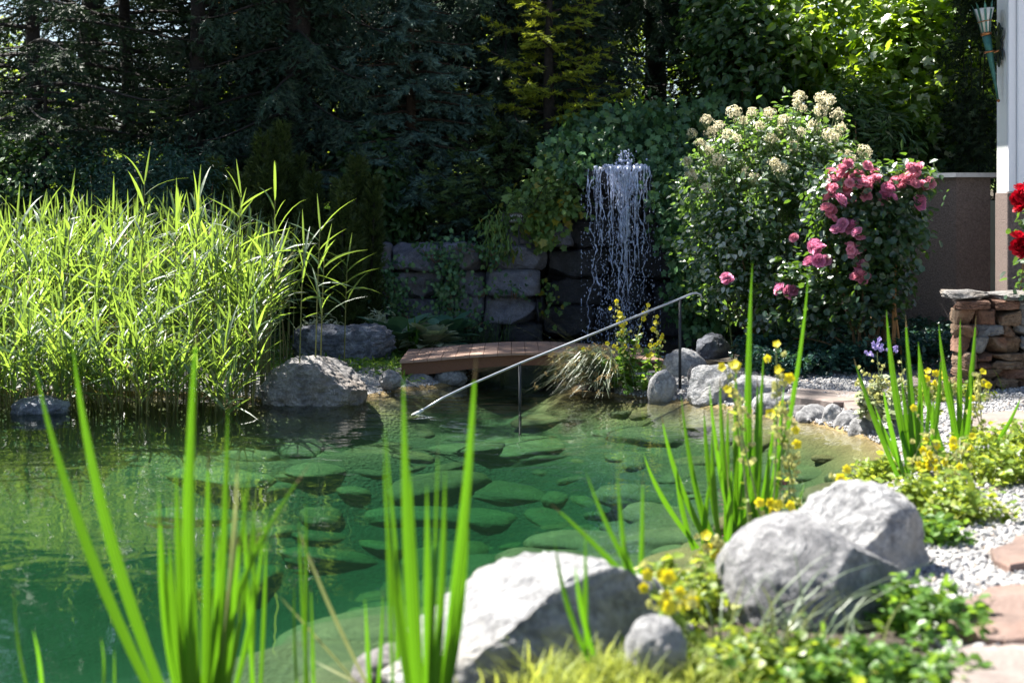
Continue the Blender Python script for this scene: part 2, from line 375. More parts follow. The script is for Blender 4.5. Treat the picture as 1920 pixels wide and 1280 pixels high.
grav = mixc(t, .75, ramp(t, nB, [(.3, (.13, .13, .13)), (.7, (.38, .375, .37))]), ramp(t, vo.outputs['Color'], [(.1, (.14, .135, .135)), (.9, (.44, .43, .42))]))
lawn = ramp(t, nB, [(.3, (.06, .11, .015)), (.7, (.16, .24, .04))])
bed = mixc(t, ramp(t, nB, [(.35, (0, 0, 0)), (.65, (.6, .6, .6))]), ramp(t, nA, [(.3, (.13, .085, .03)), (.5, (.22, .155, .06)), (.7, (.3, .22, .1))]), (.12, .085, .03))
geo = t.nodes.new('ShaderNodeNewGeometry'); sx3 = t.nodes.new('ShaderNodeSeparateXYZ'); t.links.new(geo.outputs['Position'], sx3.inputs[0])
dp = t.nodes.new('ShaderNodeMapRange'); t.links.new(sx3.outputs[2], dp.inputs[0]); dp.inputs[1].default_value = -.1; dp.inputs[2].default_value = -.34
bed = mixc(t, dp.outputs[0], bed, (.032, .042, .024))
def thr(sock):
    a = t.nodes.new('ShaderNodeMath'); a.operation = 'MULTIPLY_ADD'; t.links.new(nA, a.inputs[0]); a.inputs[1].default_value = .5; t.links.new(sock, a.inputs[2])
    s = t.nodes.new('ShaderNodeMapRange'); t.links.new(a.outputs[0], s.inputs[0]); s.inputs[1].default_value = .68; s.inputs[2].default_value = .82; return s.outputs[0]
c = mixc(t, thr(sp.outputs[0]), soil, grav); c = mixc(t, thr(sp.outputs[1]), c, lawn); c = mixc(t, thr(sp.outputs[2]), c, bed)
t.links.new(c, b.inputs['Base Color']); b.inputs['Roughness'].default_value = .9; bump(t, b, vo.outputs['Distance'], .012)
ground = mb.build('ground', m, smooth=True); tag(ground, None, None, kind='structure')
ca = ground.data.color_attributes.new('cover', 'FLOAT_COLOR', 'POINT'); cv = np.zeros((ny*nx, 4), np.float32); cv[:, 3] = 1
gx, gy, dd = GX.ravel(), GY.ravel(), D_.ravel()
right = (gx > -.2) & (gx < 8) & (gy < 11) & (gx > (gy-14)*-.55)
cv[:, 0] = np.where((dd > 0) & ((gy < 11) & (gx > .75) & (gy < 10.4+.2*gx) & ((gx > 1.15) | (gy > 5))), 1, 0)
cv[:, 0] = np.where((dd > 0) & (dd < 1.7) & (gx < -.3) & (gy > 9) & (gy < 12.2), 1, cv[:, 0])
cv[:, 0] = np.where((dd > 0) & (gx < -.3) & (gy < 6), .4, cv[:, 0])
cv[:, 1] = np.where(gy > 16.5, 1, 0); cv[:, 2] = 1-sm(-.02, .12, dd)
ca.data.foreach_set('color', cv.ravel())

m, t, b, o = nt('pond_water'); t.nodes.remove(b); v = coord(t)
def mapped(sc, rot=0):
    mp = t.nodes.new('ShaderNodeMapping'); mp.inputs['Scale'].default_value = sc; mp.inputs['Rotation'].default_value = (0, 0, rot); t.links.new(v, mp.inputs[0]); return mp.outputs[0]
w1 = noise(t, 3.2, 2, .5, mapped((1, 1.15, 1), .15), .6); w2 = noise(t, 6.5, 2, .5, mapped((1, 1.6, 1), -.2), .3); w3 = noise(t, .5, 2, .5, v)
ad = t.nodes.new('ShaderNodeMath'); ad.operation = 'MULTIPLY_ADD'; t.links.new(w2, ad.inputs[0]); ad.inputs[1].default_value = .16; t.links.new(w1, ad.inputs[2])
am = t.nodes.new('ShaderNodeMapRange'); t.links.new(w3, am.inputs[0]); am.inputs[1].default_value = .35; am.inputs[2].default_value = .65; am.inputs[3].default_value = .3; am.inputs[4].default_value = 5.0
sy3 = t.nodes.new('ShaderNodeSeparateXYZ'); t.links.new(v, sy3.inputs[0])   # the falling water keeps the far half livelier
ym = t.nodes.new('ShaderNodeMapRange'); t.links.new(sy3.outputs[1], ym.inputs[0]); ym.inputs[1].default_value = 5.8; ym.inputs[2].default_value = 9.5; ym.inputs[3].default_value = 1.0; ym.inputs[4].default_value = 3.2
m0 = t.nodes.new('ShaderNodeMath'); m0.operation = 'MULTIPLY'; t.links.new(am.outputs[0], m0.inputs[0]); t.links.new(ym.outputs[0], m0.inputs[1])
mu = t.nodes.new('ShaderNodeMath'); mu.operation = 'MULTIPLY'; t.links.new(ad.outputs[0], mu.inputs[0]); t.links.new(m0.outputs[0], mu.inputs[1])
bn = t.nodes.new('ShaderNodeBump'); bn.inputs['Distance'].default_value = .0016; t.links.new(mu.outputs[0], bn.inputs['Height'])
gl = t.nodes.new('ShaderNodeBsdfGlossy'); gl.inputs['Roughness'].default_value = .015; t.links.new(bn.outputs[0], gl.inputs['Normal'])
tr = t.nodes.new('ShaderNodeBsdfTransparent'); tr.inputs[0].default_value = (.97, 1, .98, 1)
fr = t.nodes.new('ShaderNodeFresnel'); fr.inputs[0].default_value = 1.33; t.links.new(bn.outputs[0], fr.inputs[1])
mx = t.nodes.new('ShaderNodeMixShader'); t.links.new(fr.outputs[0], mx.inputs[0]); t.links.new(tr.outputs[0], mx.inputs[1]); t.links.new(gl.outputs[0], mx.inputs[2])
t.links.new(mx.outputs[0], o.inputs[0])
va = t.nodes.new('ShaderNodeVolumeAbsorption'); va.inputs[0].default_value = (.2, .67, .5, 1); va.inputs[1].default_value = 1.25
vs = t.nodes.new('ShaderNodeVolumeScatter'); vs.inputs[0].default_value = (.55, .85, .6, 1); vs.inputs['Density'].default_value = .025; vs.inputs['Anisotropy'].default_value = .3
vad = t.nodes.new('ShaderNodeAddShader'); t.links.new(va.outputs[0], vad.inputs[0]); t.links.new(vs.outputs[0], vad.inputs[1]); t.links.new(vad.outputs[0], o.inputs[1])
mb = MB(); box(mb, -9.5, 3.4, 1.2, 13.3, -1.3, 0)
water = mb.build('water', m); tag(water, None, None, kind='structure')

# ---------------------------------------------------------------- rocks
def rock(name, c, r, seed, mat, label=None, cat='boulder', group=None, amp=.16, freq=1.6, boxy=2.0, sub=5, cuts=0, rz=0.0, parent=None, kind=None, fine=.02, facets=(), grit=.006, smooth=True):
    import bmesh
    bm = bmesh.new(); bmesh.ops.create_icosphere(bm, subdivisions=sub, radius=1)
    rg = RNG(seed); off = Vector(rg.normal(size=3)*10); r = np.asarray(r, float)
    pl = [(unit(np.array(n_)), d_) for n_, d_ in facets]+[(unit(rg.normal(size=3)*np.array((1, 1, .8))), .62+.25*rg.random()) for _ in range(cuts)]
    V = np.array([v.co[:] for v in bm.verts])
    s = 1/np.power(np.sum(np.abs(V)**boxy, 1), 1/boxy); V = V*s[:, None]
    for n_, d_ in pl:
        e = V@n_-d_; V = np.where((e > 0)[:, None], V-np.outer(np.maximum(e, 0)*.92, n_), V)
    for i, p in enumerate(V):
        q = Vector(p)
        a = amp*mnoise.fractal(q*freq+off, .9, 2.1, 4)+fine*mnoise.fractal(q*freq*6+off, .8, 2, 3)+(grit*mnoise.fractal(q*freq*22+off, .8, 2, 2) if sub > 4 else 0)
        V[i] = p*(1+a)
    V = V*r; ca_, sa_ = math.cos(rz), math.sin(rz); V = np.stack((V[:, 0]*ca_-V[:, 1]*sa_, V[:, 0]*sa_+V[:, 1]*ca_, V[:, 2]), 1)
    fs = [tuple(v.index for v in f.verts) for f in bm.faces]; bm.free()
    mb = MB(); mb.add(V+np.asarray(c, float), fs)
    o = mb.build(name, MAT[mat] if isinstance(mat, str) else mat, parent=parent, origin=None if parent is not None else np.asarray(c, float), smooth=smooth)
    if label: tag(o, label, cat, group)
    return o
def rockpx(name, x0, x1, y0, y1, Y, mat, label, depth=.8, seed=1, below=.12, **k):
    """rock filling a photo rectangle at distance Y, sunk a little into what carries it"""
    a, b_ = P(x0, y1, Y), P(x1, y0, Y); rx = (b_[0]-a[0])/2; h = b_[2]-a[2]; zc = a[2]+h*(.5-below)
    return rock(name, ((a[0]+b_[0])/2, Y+rx*depth*.25, a[2]+h*.5-h*below), (rx, rx*depth, h*(.5+below)), seed, mat, label, **k)

rockpx('boulder', 705, 1345, 1078, 1410, 3.78, 'white_granite', 'largest rough white granite boulder at the bottom edge of the picture beside the water', .75, 11, amp=.1, freq=1.4, rz=.0, fine=.03, boxy=2.5, sub=6, grit=.016, facets=[((.62, -.72, .22), .5), ((-.6, -.1, .8), .72)])
rockpx('boulder', 1335, 1715, 968, 1270, 4.2, 'granite', 'smooth rounded grey boulder in front of the paler one beside the gravel path', .85, 5, amp=.06, freq=1.2, fine=.012, boxy=2.15, sub=6, grit=.01, facets=[((.7, -.66, .1), .74), ((.5, .1, .85), .8)])
rockpx('boulder', 1480, 1745, 912, 1170, 4.75, 'white_granite', 'pale white boulder leaning behind the rounded grey boulder by the path', .8, 8, amp=.09, freq=1.3, fine=.022, boxy=2.4, sub=6, grit=.01, facets=[((.8, -.5, .05), .86), ((-.4, -.5, .8), .8)])
rockpx('stone', 1172, 1290, 1160, 1270, 3.5, 'white_granite', 'small round white stone in lime grass beside the largest boulder', .9, 3, amp=.1, cat='stone')
rockpx('stone', 655, 800, 1215, 1340, 3.85, 'brown_granite', 'brown stone at the waterline left of the largest white boulder', .9, 4, amp=.14, cat='stone')
rockpx('stone', 1695, 1800, 885, 975, 6.3, 'white_granite', 'pale stone among yellow flowers at the right shore', .9, 6, amp=.14, cat='stone')
rockpx('stone', 1790, 1880, 830, 905, 6.9, 'white_granite', 'whitish stone under the rightmost leaf clump by the path', .9, 7, amp=.14, cat='stone')
rockpx('boulder', 487, 683, 670, 775, 9.75, 'brown_granite', 'rounded brown grey boulder standing in the water beside the reeds', .8, 21, amp=.1, freq=1.3, fine=.05, sub=6, grit=.012, facets=[((-.1, -1, .1), .72), ((.7, -.2, .7), .75)])
rockpx('boulder', 552, 738, 612, 690, 11.4, 'slate', 'angular dark slate block with white streaks behind the rounded boulder', .6, 22, amp=.1, freq=1.5, boxy=5, cuts=3, fine=.07, sub=6, grit=.014)
rockpx('stone', 590, 690, 678, 705, 11.0, 'slate', 'low slate slab lying at the foot of the angular slate block', .6, 23, amp=.12, boxy=4, cat='stone')
rockpx('stone', 15, 128, 742, 788, 9.3, 'slate', 'low dark wet stone at the foot of the reeds near the left edge', .7, 24, amp=.14, cat='stone')
rockpx('stone', 115, 205, 690, 740, 10.9, 'granite', 'whitish grey stone hidden behind the reed stems', .8, 25, amp=.14, cat='stone')
rockpx('stone', 710, 755, 695, 725, 10.3, 'granite', 'small pointed grey stone left of the bridge end at the waterline', .8, 26, amp=.16, cuts=3, cat='stone')
rockpx('stone', 815, 875, 690, 722, 10.8, 'granite', 'rounded grey stone under the arch of the footbridge', .8, 27, amp=.1, cat='stone')
rockpx('stone', 755, 815, 700, 728, 10.75, 'granite', 'flat grey stone under the left end of the footbridge', .7, 28, amp=.12, cat='stone')
rockpx('boulder', 1236, 1330, 655, 745, 10.4, 'white_granite', 'upright bluish grey rounded boulder behind the white one at the handrail post', .7, 31, amp=.08, cuts=2)
rockpx('boulder', 1250, 1305, 655, 700, 10.9, 'granite', 'partly hidden bluish boulder, highest of those at the handrail post', .7, 32, amp=.08)
rockpx('boulder', 1214, 1272, 694, 764, 9.9, 'white_granite', 'creamy white boulder at the waterline left of the handrail post', .8, 33, amp=.08, cuts=2)
rockpx('stone', 1290, 1322, 682, 716, 10.2, 'brown_granite', 'small brown mottled stone lying between the handrail boulders', .8, 34, amp=.12, cat='stone')
rockpx('boulder', 1288, 1392, 684, 758, 9.7, 'white_granite', 'slanting pointed white boulder right of the handrail post', .7, 35, amp=.1, boxy=2.6, cuts=4)
rockpx('stone', 1358, 1478, 706, 754, 9.65, 'white_granite', 'long flat bright white stone on the shore behind the yellow flower stalks', .7, 36, amp=.08, boxy=3, cat='stone')
rockpx('stone', 1412, 1512, 738, 782, 9.3, 'granite', 'grey flat stone at the water edge below the white slab', .7, 37, amp=.1, boxy=3, cat='stone')
for i, (x0, x1, y0, y1, Y, mt, lb) in enumerate([
        (1470, 1545, 760, 792, 9.1, 'brown_granite', 'flat pinkish stone first in the row along the right shore'),
        (1495, 1563, 758, 804, 8.9, 'granite', 'grey pointed stone second in the row along the right shore'),
        (1542, 1583, 758, 799, 8.75, 'white_granite', 'small pale upright stone in the middle of the shore row'),
        (1565, 1622, 770, 812, 8.6, 'granite', 'rounded grey stone fourth in the row along the right shore'),
        (1592, 1662, 780, 828, 8.35, 'granite', 'smooth grey stone last in the shore row before the leaf clump'),
        (1665, 1718, 778, 832, 8.1, 'slate', 'dark stone in shade at the base of the right leaf clump')]):
    rockpx('shore_stone', x0, x1, y0, y1, Y, mt, lb, .8, 41+i, amp=.1, cuts=2, cat='stone', group='stones edging the right shore', sub=4)
rockpx('boulder', 1305, 1370, 625, 680, 12.0, 'slate', 'dark shaded boulder in front of the ivy right of the waterfall', .8, 52, amp=.12)
# stones seen through the clear water
rg = RNG(77); protos = []
for k in range(4):
    mtn = ['algae_rock', 'algae_rock', 'brown_algae_rock', 'algae_rock'][k]
    protos.append(rock('submerged_stone', (0, 0, 0), (.33, .21, .08), 60+k, mtn, 'flat algae coated stone lying under the clear pond water', 'stone', 'flat stones under the water', amp=.13, boxy=2.5, freq=1.0, fine=.008, sub=4))
placed = []; first = [True]*4
for tries in range(4000):
    if len(placed) >= 170: break
    x = rg.uniform(-1.9, 2.0); y = rg.uniform(4.3, 10.3); d = pond_sd(np.array([x]), np.array([y]))[0]
    if d > -.12 or d < -2.2 or (x < -.6 and y < 7.5): continue
    s = .35+1.3*rg.random()**1.8
    if any((x-a)**2+((y-b_))**2 < (.15*(s+c_))**2 for a, b_, c_ in placed): continue
    placed.append((x, y, s)); k = rg.choice(4, p=(.3, .25, .2, .25)); zz = gz(x, y)+rg.uniform(-.05, -.02)
    if d > -.3: k = 2 if rg.random() < .6 else k; s = min(s, .8)
    if first[k]: q = protos[k]; first[k] = False
    else: q = protos[k].copy(); COL.objects.link(q)
    q.location = (x, y, min(zz, -.1)); q.rotation_euler = (rg.normal()*.08, rg.normal()*.08, rg.uniform(0, 6.28)); q.scale = (s, s*rg.uniform(.7, 1.1), min(s, .9)*rg.uniform(.6, 1.1))
# flagstones set in the gravel path
for i, (pts, mt, lb) in enumerate([
        ([(1790, 1140), (1850, 1095), (1990, 1085), (2030, 1180), (1890, 1200), (1790, 1180)], 'flagstone', 'reddish flagstone in the gravel path beside the grey boulder'),
        ([(1850, 1035), (1905, 1000), (2000, 985), (2010, 1040), (1900, 1052)], 'flagstone', 'narrow tan flagstone at the right edge above the reddish one'),
        ([(1770, 1270), (1810, 1215), (1960, 1210), (2010, 1300), (1800, 1330)], 'grey_flagstone', 'pinkish grey flagstone in the bottom right corner of the picture'),
        ([(1800, 780), (1900, 765), (2000, 775), (1990, 805), (1850, 810)], 'grey_flagstone', 'pale flagstone on the path at the foot of the stone wall'),
        ([(1480, 705), (1640, 712), (1665, 735), (1560, 728), (1470, 716)], 'grey_flagstone', 'long flat pale stone slab beside the dark ground cover'),
        ([(1585, 735), (1625, 732), (1625, 752), (1590, 752)], 'grey_flagstone', 'small tan slab in gravel left of the lilac flowers'),
        ([(1700, 690), (1800, 685), (1800, 712), (1710, 716)], 'grey_flagstone', 'bright step slab left of the brown stone wall')]):
    G = []
    for px, py in pts:
        z0 = .16 if py > 730 else .2
        Y = (EYE-z0)*F/(py-HOR); G.append(((px-960)/F*Y, Y))
    G = np.array(G); c0 = G.mean(0); rgk = RNG(200+i)
    # finer jagged outline
    out = []
    for a, b_ in zip(G, np.roll(G, -1, 0)):
        for s in (0, .33, .66): out.append(a+(b_-a)*s+rgk.normal(size=2)*.012)
    out = np.array(out); n = len(out); zt = float(np.mean([gz(x, y) for x, y in out]))+.028; zb = zt-.1
    ring = np.concatenate([np.c_[out, np.full(n, zb)], np.c_[out, np.full(n, zt-.008)], np.c_[c0+(out-c0)*.97, np.full(n, zt)]])
    f = [(k*n+j, k*n+(j+1) % n, (k+1)*n+(j+1) % n, (k+1)*n+j) for k in range(2) for j in range(n)]+[tuple(2*n+j for j in range(n))]
    mb = MB(); mb.add(ring, f); o = mb.build('flagstone', MAT[mt], origin=(c0[0], c0[1], zb)); tag(o, lb, 'flagstone')
# loose gravel: small stones nobody could count
import bmesh
bm = bmesh.new(); bmesh.ops.create_icosphere(bm, subdivisions=1, radius=1); tv = np.array([v.co[:] for v in bm.verts]); tf = [tuple(v.index for v in f.verts) for f in bm.faces]; bm.free()
rg = RNG(5); n = 62000; x = rg.uniform(.75, 3.9, n); y = rg.uniform(3.2, 11.0, n)
x2 = rg.uniform(-4.2, -.3, 9000); y2 = rg.uniform(9.6, 12.2, 9000); x = np.r_[x, x2]; y = np.r_[y, y2]
d = pond_sd(x, y); ok = (d > .0)&(d < 2.6)&((x > -.2)|(y > 9))&~((x > -.2)&(y > 10.2+.25*x))&~((x > -.2)&(x < 1.1)&(y < 5)); x, y = x[ok], y[ok]; n = len(x)
r = rg.uniform(.003, .010, n)*(1+.8*(rg.random(n) < .06)); O = np.c_[x, y, ground_z(x, y)+r*.3]
A = unit(rg.normal(size=(n, 3))); X, Y_, Z = frames(A, unit(rg.normal(size=(n, 3))))
mb = MB(); mb.inst(tv, tf, O, X*r[:, None]*1.2, Y_*r[:, None], Z*r[:, None]*.75)
m, t, b, o = nt('pebble'); rr = t.nodes.new('ShaderNodeNewGeometry').outputs['Random Per Island']
t.links.new(ramp(t, rr, [(0, (.1, .1, .11)), (.4, (.27, .27, .275)), (.8, (.48, .47, .465)), (1, (.36, .28, .22))]), b.inputs['Base Color']); b.inputs['Roughness'].default_value = .7
tag(mb.build('gravel', m), 'loose light grey gravel covering the right bank and shore', 'gravel', kind='stuff')

# ---------------------------------------------------------------- retaining wall of big blocks
wall = thing('retaining_wall', (0, 13.0, .0), 'dark dry stone retaining wall of big rough blocks beside the waterfall', 'wall')
def block(x0, x1, y0, y1, Y, mat, seed, dep=.5):
    a, b_ = P(x0, y1, Y), P(x1, y0, Y); c = np.array(((a[0]+b_[0])/2, Y+dep/2, (a[2]+b_[2])/2)); h = np.array(((b_[0]-a[0])/2, dep/2, (b_[2]-a[2])/2))
    import bmesh
    bm = bmesh.new(); bmesh.ops.create_cube(bm, size=2); bmesh.ops.subdivide_edges(bm, edges=bm.edges[:], cuts=14, use_grid_fill=True)
    V = np.array([v.co[:] for v in bm.verts]); fs = [tuple(v.index for v in f.verts) for f in bm.faces]; bm.free()
    q = 9.0; s = np.max(np.abs(V), 1)/np.power(np.sum(np.abs(V)**q, 1), 1/q); V = V*s[:, None]*h
    rg = RNG(seed); off = Vector(rg.normal(size=3)*20); sk = rg.normal(size=2)*.07
    V[:, 2] += V[:, 0]*sk[0]; V[:, 1] += V[:, 0]*sk[1]*2
    for q_ in range(4):
        n_ = unit(rg.choice((-1, 1), 3)*np.array((rg.uniform(.4, 1), rg.uniform(.4, 1), rg.uniform(.4, 1)))); e_ = (V/h)@n_-rg.uniform(1.0, 1.35); V = np.where((e_ > 0)[:, None], V-np.outer(np.maximum(e_, 0)*.9, n_)*h, V)
    for i, p in enumerate(V):
        e = Vector(p)
        V[i] = p+np.array(mnoise.noise_vector(e*3+off))*.022+np.array(mnoise.noise_vector(e*9+off))*.018+np.array(mnoise.noise_vector(e*24+off))*.008
    mb = MB(); mb.add(V+c, fs); return mb.build('stone_block', MAT[mat], parent=wall)
rg = RNG(9); sd = 300
rows = [(456, 508), (506, 558), (556, 608), (606, 668)]
for r, (y0, y1) in enumerate(rows):
    x = 668+rg.uniform(-30, 10)
    while x < 1010:
        w = rg.uniform(46, 100); x1 = min(x+w, 1035)
        if x1 > 985: x1 = 1012+rg.uniform(-8, 14)
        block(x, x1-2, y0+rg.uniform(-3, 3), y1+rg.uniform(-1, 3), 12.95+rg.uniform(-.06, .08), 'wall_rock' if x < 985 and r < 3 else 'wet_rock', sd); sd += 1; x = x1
block(948, 1074, 418, 460, 13.0, 'wall_rock', 391)
block(940, 1010, 385, 420, 13.3, 'wall_rock', 395)
rows2 = [(352, 412), (410, 464), (462, 518), (516, 574), (572, 630), (628, 690)]
for r, (y0, y1) in enumerate(rows2):
    x = 1010+rg.uniform(0, 30) + (55 if r < 2 else 0)
    while x < 1340:
        x1 = x+rg.uniform(85, 135)
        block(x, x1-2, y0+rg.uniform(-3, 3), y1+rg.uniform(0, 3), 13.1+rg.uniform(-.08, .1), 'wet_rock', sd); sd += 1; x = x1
block(1062, 1246, 313, 352, 12.86, 'wet_rock', 431, .8)
block(1240, 1330, 318, 360, 13.05, 'wet_rock', 402, .6)
block(1120, 1215, 286, 318, 13.35, 'wet_rock', 403, .4)

# ---------------------------------------------------------------- waterfall
m, t, b, o = nt('falling_water'); b.inputs['Base Color'].default_value = (.64, .72, .97, 1); b.inputs['Roughness'].default_value = .22; b.inputs['Specular IOR Level'].default_value = .8
tp = t.nodes.new('ShaderNodeBsdfTransparent'); ms = t.nodes.new('ShaderNodeMixShader'); nn = noise(t, 14, 4, .7, coord(t))
mr = t.nodes.new('ShaderNodeMapRange'); t.links.new(nn, mr.inputs[0]); mr.inputs[1].default_value = .35; mr.inputs[2].default_value = .7; mr.inputs[3].default_value = .12; mr.inputs[4].default_value = .95
t.links.new(mr.outputs[0], ms.inputs[0]); t.links.new(b.outputs[0], ms.inputs[1]); t.links.new(tp.outputs[0], ms.inputs[2]); t.links.new(ms.outputs[0], o.inputs[0])
fallY = 12.72
wf = thing('waterfall', P(1160, 640, fallY), 'thin waterfall dropping in strands over the dark slab of the stone wall', 'waterfall')
rg = RNG(15); mb = MB(); dr = MB()
def strand(px0, py0, py1, r0, wav, Y):
    n = int((py1-py0)/4)+3; py = np.linspace(py0, py1, n); k = np.arange(n)
    ph = rg.random(3)*6; px = px0+wav*(np.sin(py*.03+ph[0])*2+np.sin(py*.09+ph[1])*1.2+np.sin(py*.23+ph[2])*.6)+np.cumsum(rg.normal(size=n))*.35*wav
    f = (py-py0)/max(1, py1-py0)
    pts = np.array([P(a, c, Y) for a, c in zip(px, py)]); pts[:, 1] += -.05*np.sqrt(f)+.02*np.sin(py*.05+ph[0])
    rad = r0*(.45+.9*np.abs(np.sin(py*.11+ph[1])*np.sin(py*.037+ph[2])))*(1-.5*f)*(.3+1.1*rg.random(n)**1.5); rad[0] = r0*.9; rad[-1] = .001
    tube(mb, pts, rad, 5)
for px0 in [1106, 1108, 1112, 1121, 1124, 1127, 1146, 1149, 1153, 1160, 1163, 1165, 1168, 1170, 1172, 1175, 1178, 1181, 1188, 1191, 1195, 1204, 1214, 1217]:
    mid = 1-abs(px0-1168)/70
    strand(px0+rg.normal()*3, 312+rg.uniform(0, 3), 312+rg.uniform(30, 150)+max(0, mid)*rg.uniform(0, 190), rg.uniform(.003, .008)*(1+max(0, mid)), rg.uniform(.5, 1.4), fallY+rg.normal()*.03)
for px0, y1, r in ((1165, 600, .02), (1172, 620, .017), (1190, 560, .014), (1112, 640, .011), (1120, 540, .013), (1145, 520, .011), (1215, 570, .008), (1200, 500, .012), (1180, 470, .022), (1158, 430, .02)):
    strand(px0, 312, y1, r, 2.0, fallY)
for px0, w0, y1 in ((1150, .03, 420), (1166, .05, 470), (1178, .045, 520), (1190, .03, 440), (1120, .022, 430), (1207, .02, 400), (1172, .035, 590), (1140, .018, 390)):
    n = int((y1-311)/5); py = np.linspace(311, y1, n); px = px0+np.cumsum(rg.normal(size=n))*.5
    strip(mb, np.array([P(a, c, fallY-.01+.012*math.sin(c*.1)) for a, c in zip(px, py)]), w0*(.35+.9*rg.random(n))*np.linspace(1, .15, n), np.tile((1, .15, 0), (n, 1)), .15)
strd = mb.build('water_strand', m, parent=wf, smooth=True)
n = 1900; px = np.clip(1162+rg.normal(size=n)*36, 1090, 1238); py = 315+330*rg.random(n)**.75; r = rg.uniform(.0018, .0058, n)
O = np.array([P(a, c, fallY+e) for a, c, e in zip(px, py, rg.normal(size=n)*.07)])
Z = np.tile((0, 0, 1.0), (n, 1)); X = np.tile((1.0, 0, 0), (n, 1)); Yv = np.tile((0, 1.0, 0), (n, 1))
dr.inst(tv, tf, O, X*r[:, None], Yv*r[:, None], Z*r[:, None]*(1+2.2*rg.random((n, 1)))); dr.build('droplet', m, parent=wf, smooth=True)['kind'] = 'stuff'
mb = MB()   # bubbling spout above the slab, and the sheet running over the lip
for k in range(130):
    h = rg.random()**1.6; c0 = P(1174+rg.normal()*(17-10*h), 312-h*32, fallY+.16+rg.normal()*.05); s = rg.uniform(.003, .012)*(1.2-.6*h)
    mb.add(tv*s*(1+.4*rg.random(3))+c0, tf)
mb.build('spout', m, parent=wf, smooth=True)
mb = MB(); n = 40; top = []
for j in range(4):
    for i in range(n):
        px = 1128+88*i/(n-1)+rg.normal()*1.2; Yy = [13.2, 12.95, 12.83, 12.82][j]; zz = P(px, 311, 12.86)[2]+[.012, .012, .006, -.02-.07*rg.random()][j]
        top.append(((px-960)/F*12.86, Yy, zz+.006*rg.normal()))
mb.add(top, [(j*n+i, j*n+i+1, (j+1)*n+i+1, (j+1)*n+i) for j in range(3) for i in range(n-1)]); mb.build('lip_sheet', m, parent=wf, smooth=True)
n = 500; a = rg.random(n)*6.28; rr_ = np.abs(rg.normal(size=n))*.22; c0 = P(1160, 650, 12.5); r = rg.uniform(.003, .013, n)
O = np.c_[c0[0]+np.cos(a)*rr_*1.4, 12.45+np.sin(a)*rr_*.5, np.abs(rg.normal(size=n))*.07]; mb = MB(); mb.inst(tv, tf, O, X[:n]*r[:, None], Yv[:n]*r[:, None], Z[:n]*r[:, None])
mb.build('splash', m, parent=wf, smooth=True)['kind'] = 'stuff'

# ---------------------------------------------------------------- small sign
sg = thing('sign', P(975, 420, 12.8), 'small black plate with two rows of tiny pale lettering on top of the wall', 'sign')
mb = MB(); a, b_ = P(955, 418, 12.8), P(990, 399, 12.8); box(mb, a[0], b_[0], 12.8, 12.815, a[2], b_[2], bev=.003); mb.build('plate', MAT['sign_black'], parent=sg)
mb = MB(); rg = RNG(3)
for (y0, y1, x0, x1) in ((403, 407, 958, 983), (411, 415, 956, 987)):
    x = x0
    while x < x1:
        w = rg.uniform(1.6, 2.6)
        for s in rg.choice(4, 2, replace=False):
            q = [(x, x+.6, y0, y1), (x+w-.6, x+w, y0, y1), (x, x+w, y0, y0+.8), (x, x+w, (y0+y1)/2, (y0+y1)/2+.8)][s]
            p, e = P(q[0], q[3], 12.797), P(q[1], q[2], 12.797); box(mb, p[0], e[0], 12.7945-.0006*s, 12.7985, p[2], e[2])
        x += w+.8
mb.build('lettering', MAT['sign_white'], parent=sg)
mb = MB(); p = P(973, 418, 12.81); tube(mb, [(p[0], 12.822, p[2]-.2), (p[0], 12.822, p[2]+.05)], .008); mb.build('stake', MAT['dark_post'], parent=sg)

# ---------------------------------------------------------------- footbridge
bY0, bY1 = 10.75, 11.62; bx0, bx1 = P(755, 0, 11)[0], P(1240, 0, 11)[0]
def arch(s): return .19+.062*(math.sin(math.pi*s)**1.3)
br = thing('footbridge', ((bx0+bx1)/2, (bY0+bY1)/2, .05), 'low arched red brown wooden footbridge in front of the waterfall', 'bridge')
mb = MB(); NP = 19
for k in range(NP):
    s0, s1 = k/NP, (k+1)/NP-.002; g = .004*math.sin(k*7.1)
    p0 = np.array((bx0+(bx1-bx0)*s0, arch(s0))); p1 = np.array((bx0+(bx1-bx0)*s1, arch(s1)))
    v = []
    for (p, ) in ((p0,), (p1,)):
        for yy in (bY0-.03+g, bY1+.03+g):
            for dz in (0, -.02): v.append((p[0], yy, p[1]+dz))
    mb.add(v, [(0, 2, 6, 4), (1, 5, 7, 3), (0, 1, 3, 2), (4, 6, 7, 5), (0, 4, 5, 1), (2, 3, 7, 6)])
mb.build('deck', MAT['deck_wood'], parent=br)
for yy in (bY0+.0, bY1-.045):
    mb = MB(); n = 33; v = []
    for i in range(n):
        s = i/(n-1); zt = arch(s)-.022; zb = zt-.105-.0*s
        zb = .19-.022-.085+.07*math.sin(math.pi*min(1, max(0, (s-.1)/.8)))**1.0
        for y_ in (yy, yy+.045):
            for z_ in (zt, min(zb, zt-.05)): v.append((bx0+.01+(bx1-bx0-.02)*s, y_, z_))
    f = []
    for i in range(n-1):
        a = i*4; c_ = a+4; f += [(a, a+1, c_+1, c_), (a+2, c_+2, c_+3, a+3), (a, c_, c_+2, a+2), (a+1, a+3, c_+3, c_+1)]
    f += [(0, 2, 3, 1), ((n-1)*4, (n-1)*4+1, (n-1)*4+3, (n-1)*4+2)]
    mb.add(v, f); mb.build('side_beam', MAT['beam_wood'], parent=br)
mb = MB(); box(mb, bx0+.012, bx0+.055, bY0+.048, bY1-.048, .04, .155, bev=.004); mb.build('end_board', MAT['beam_wood'], parent=br)

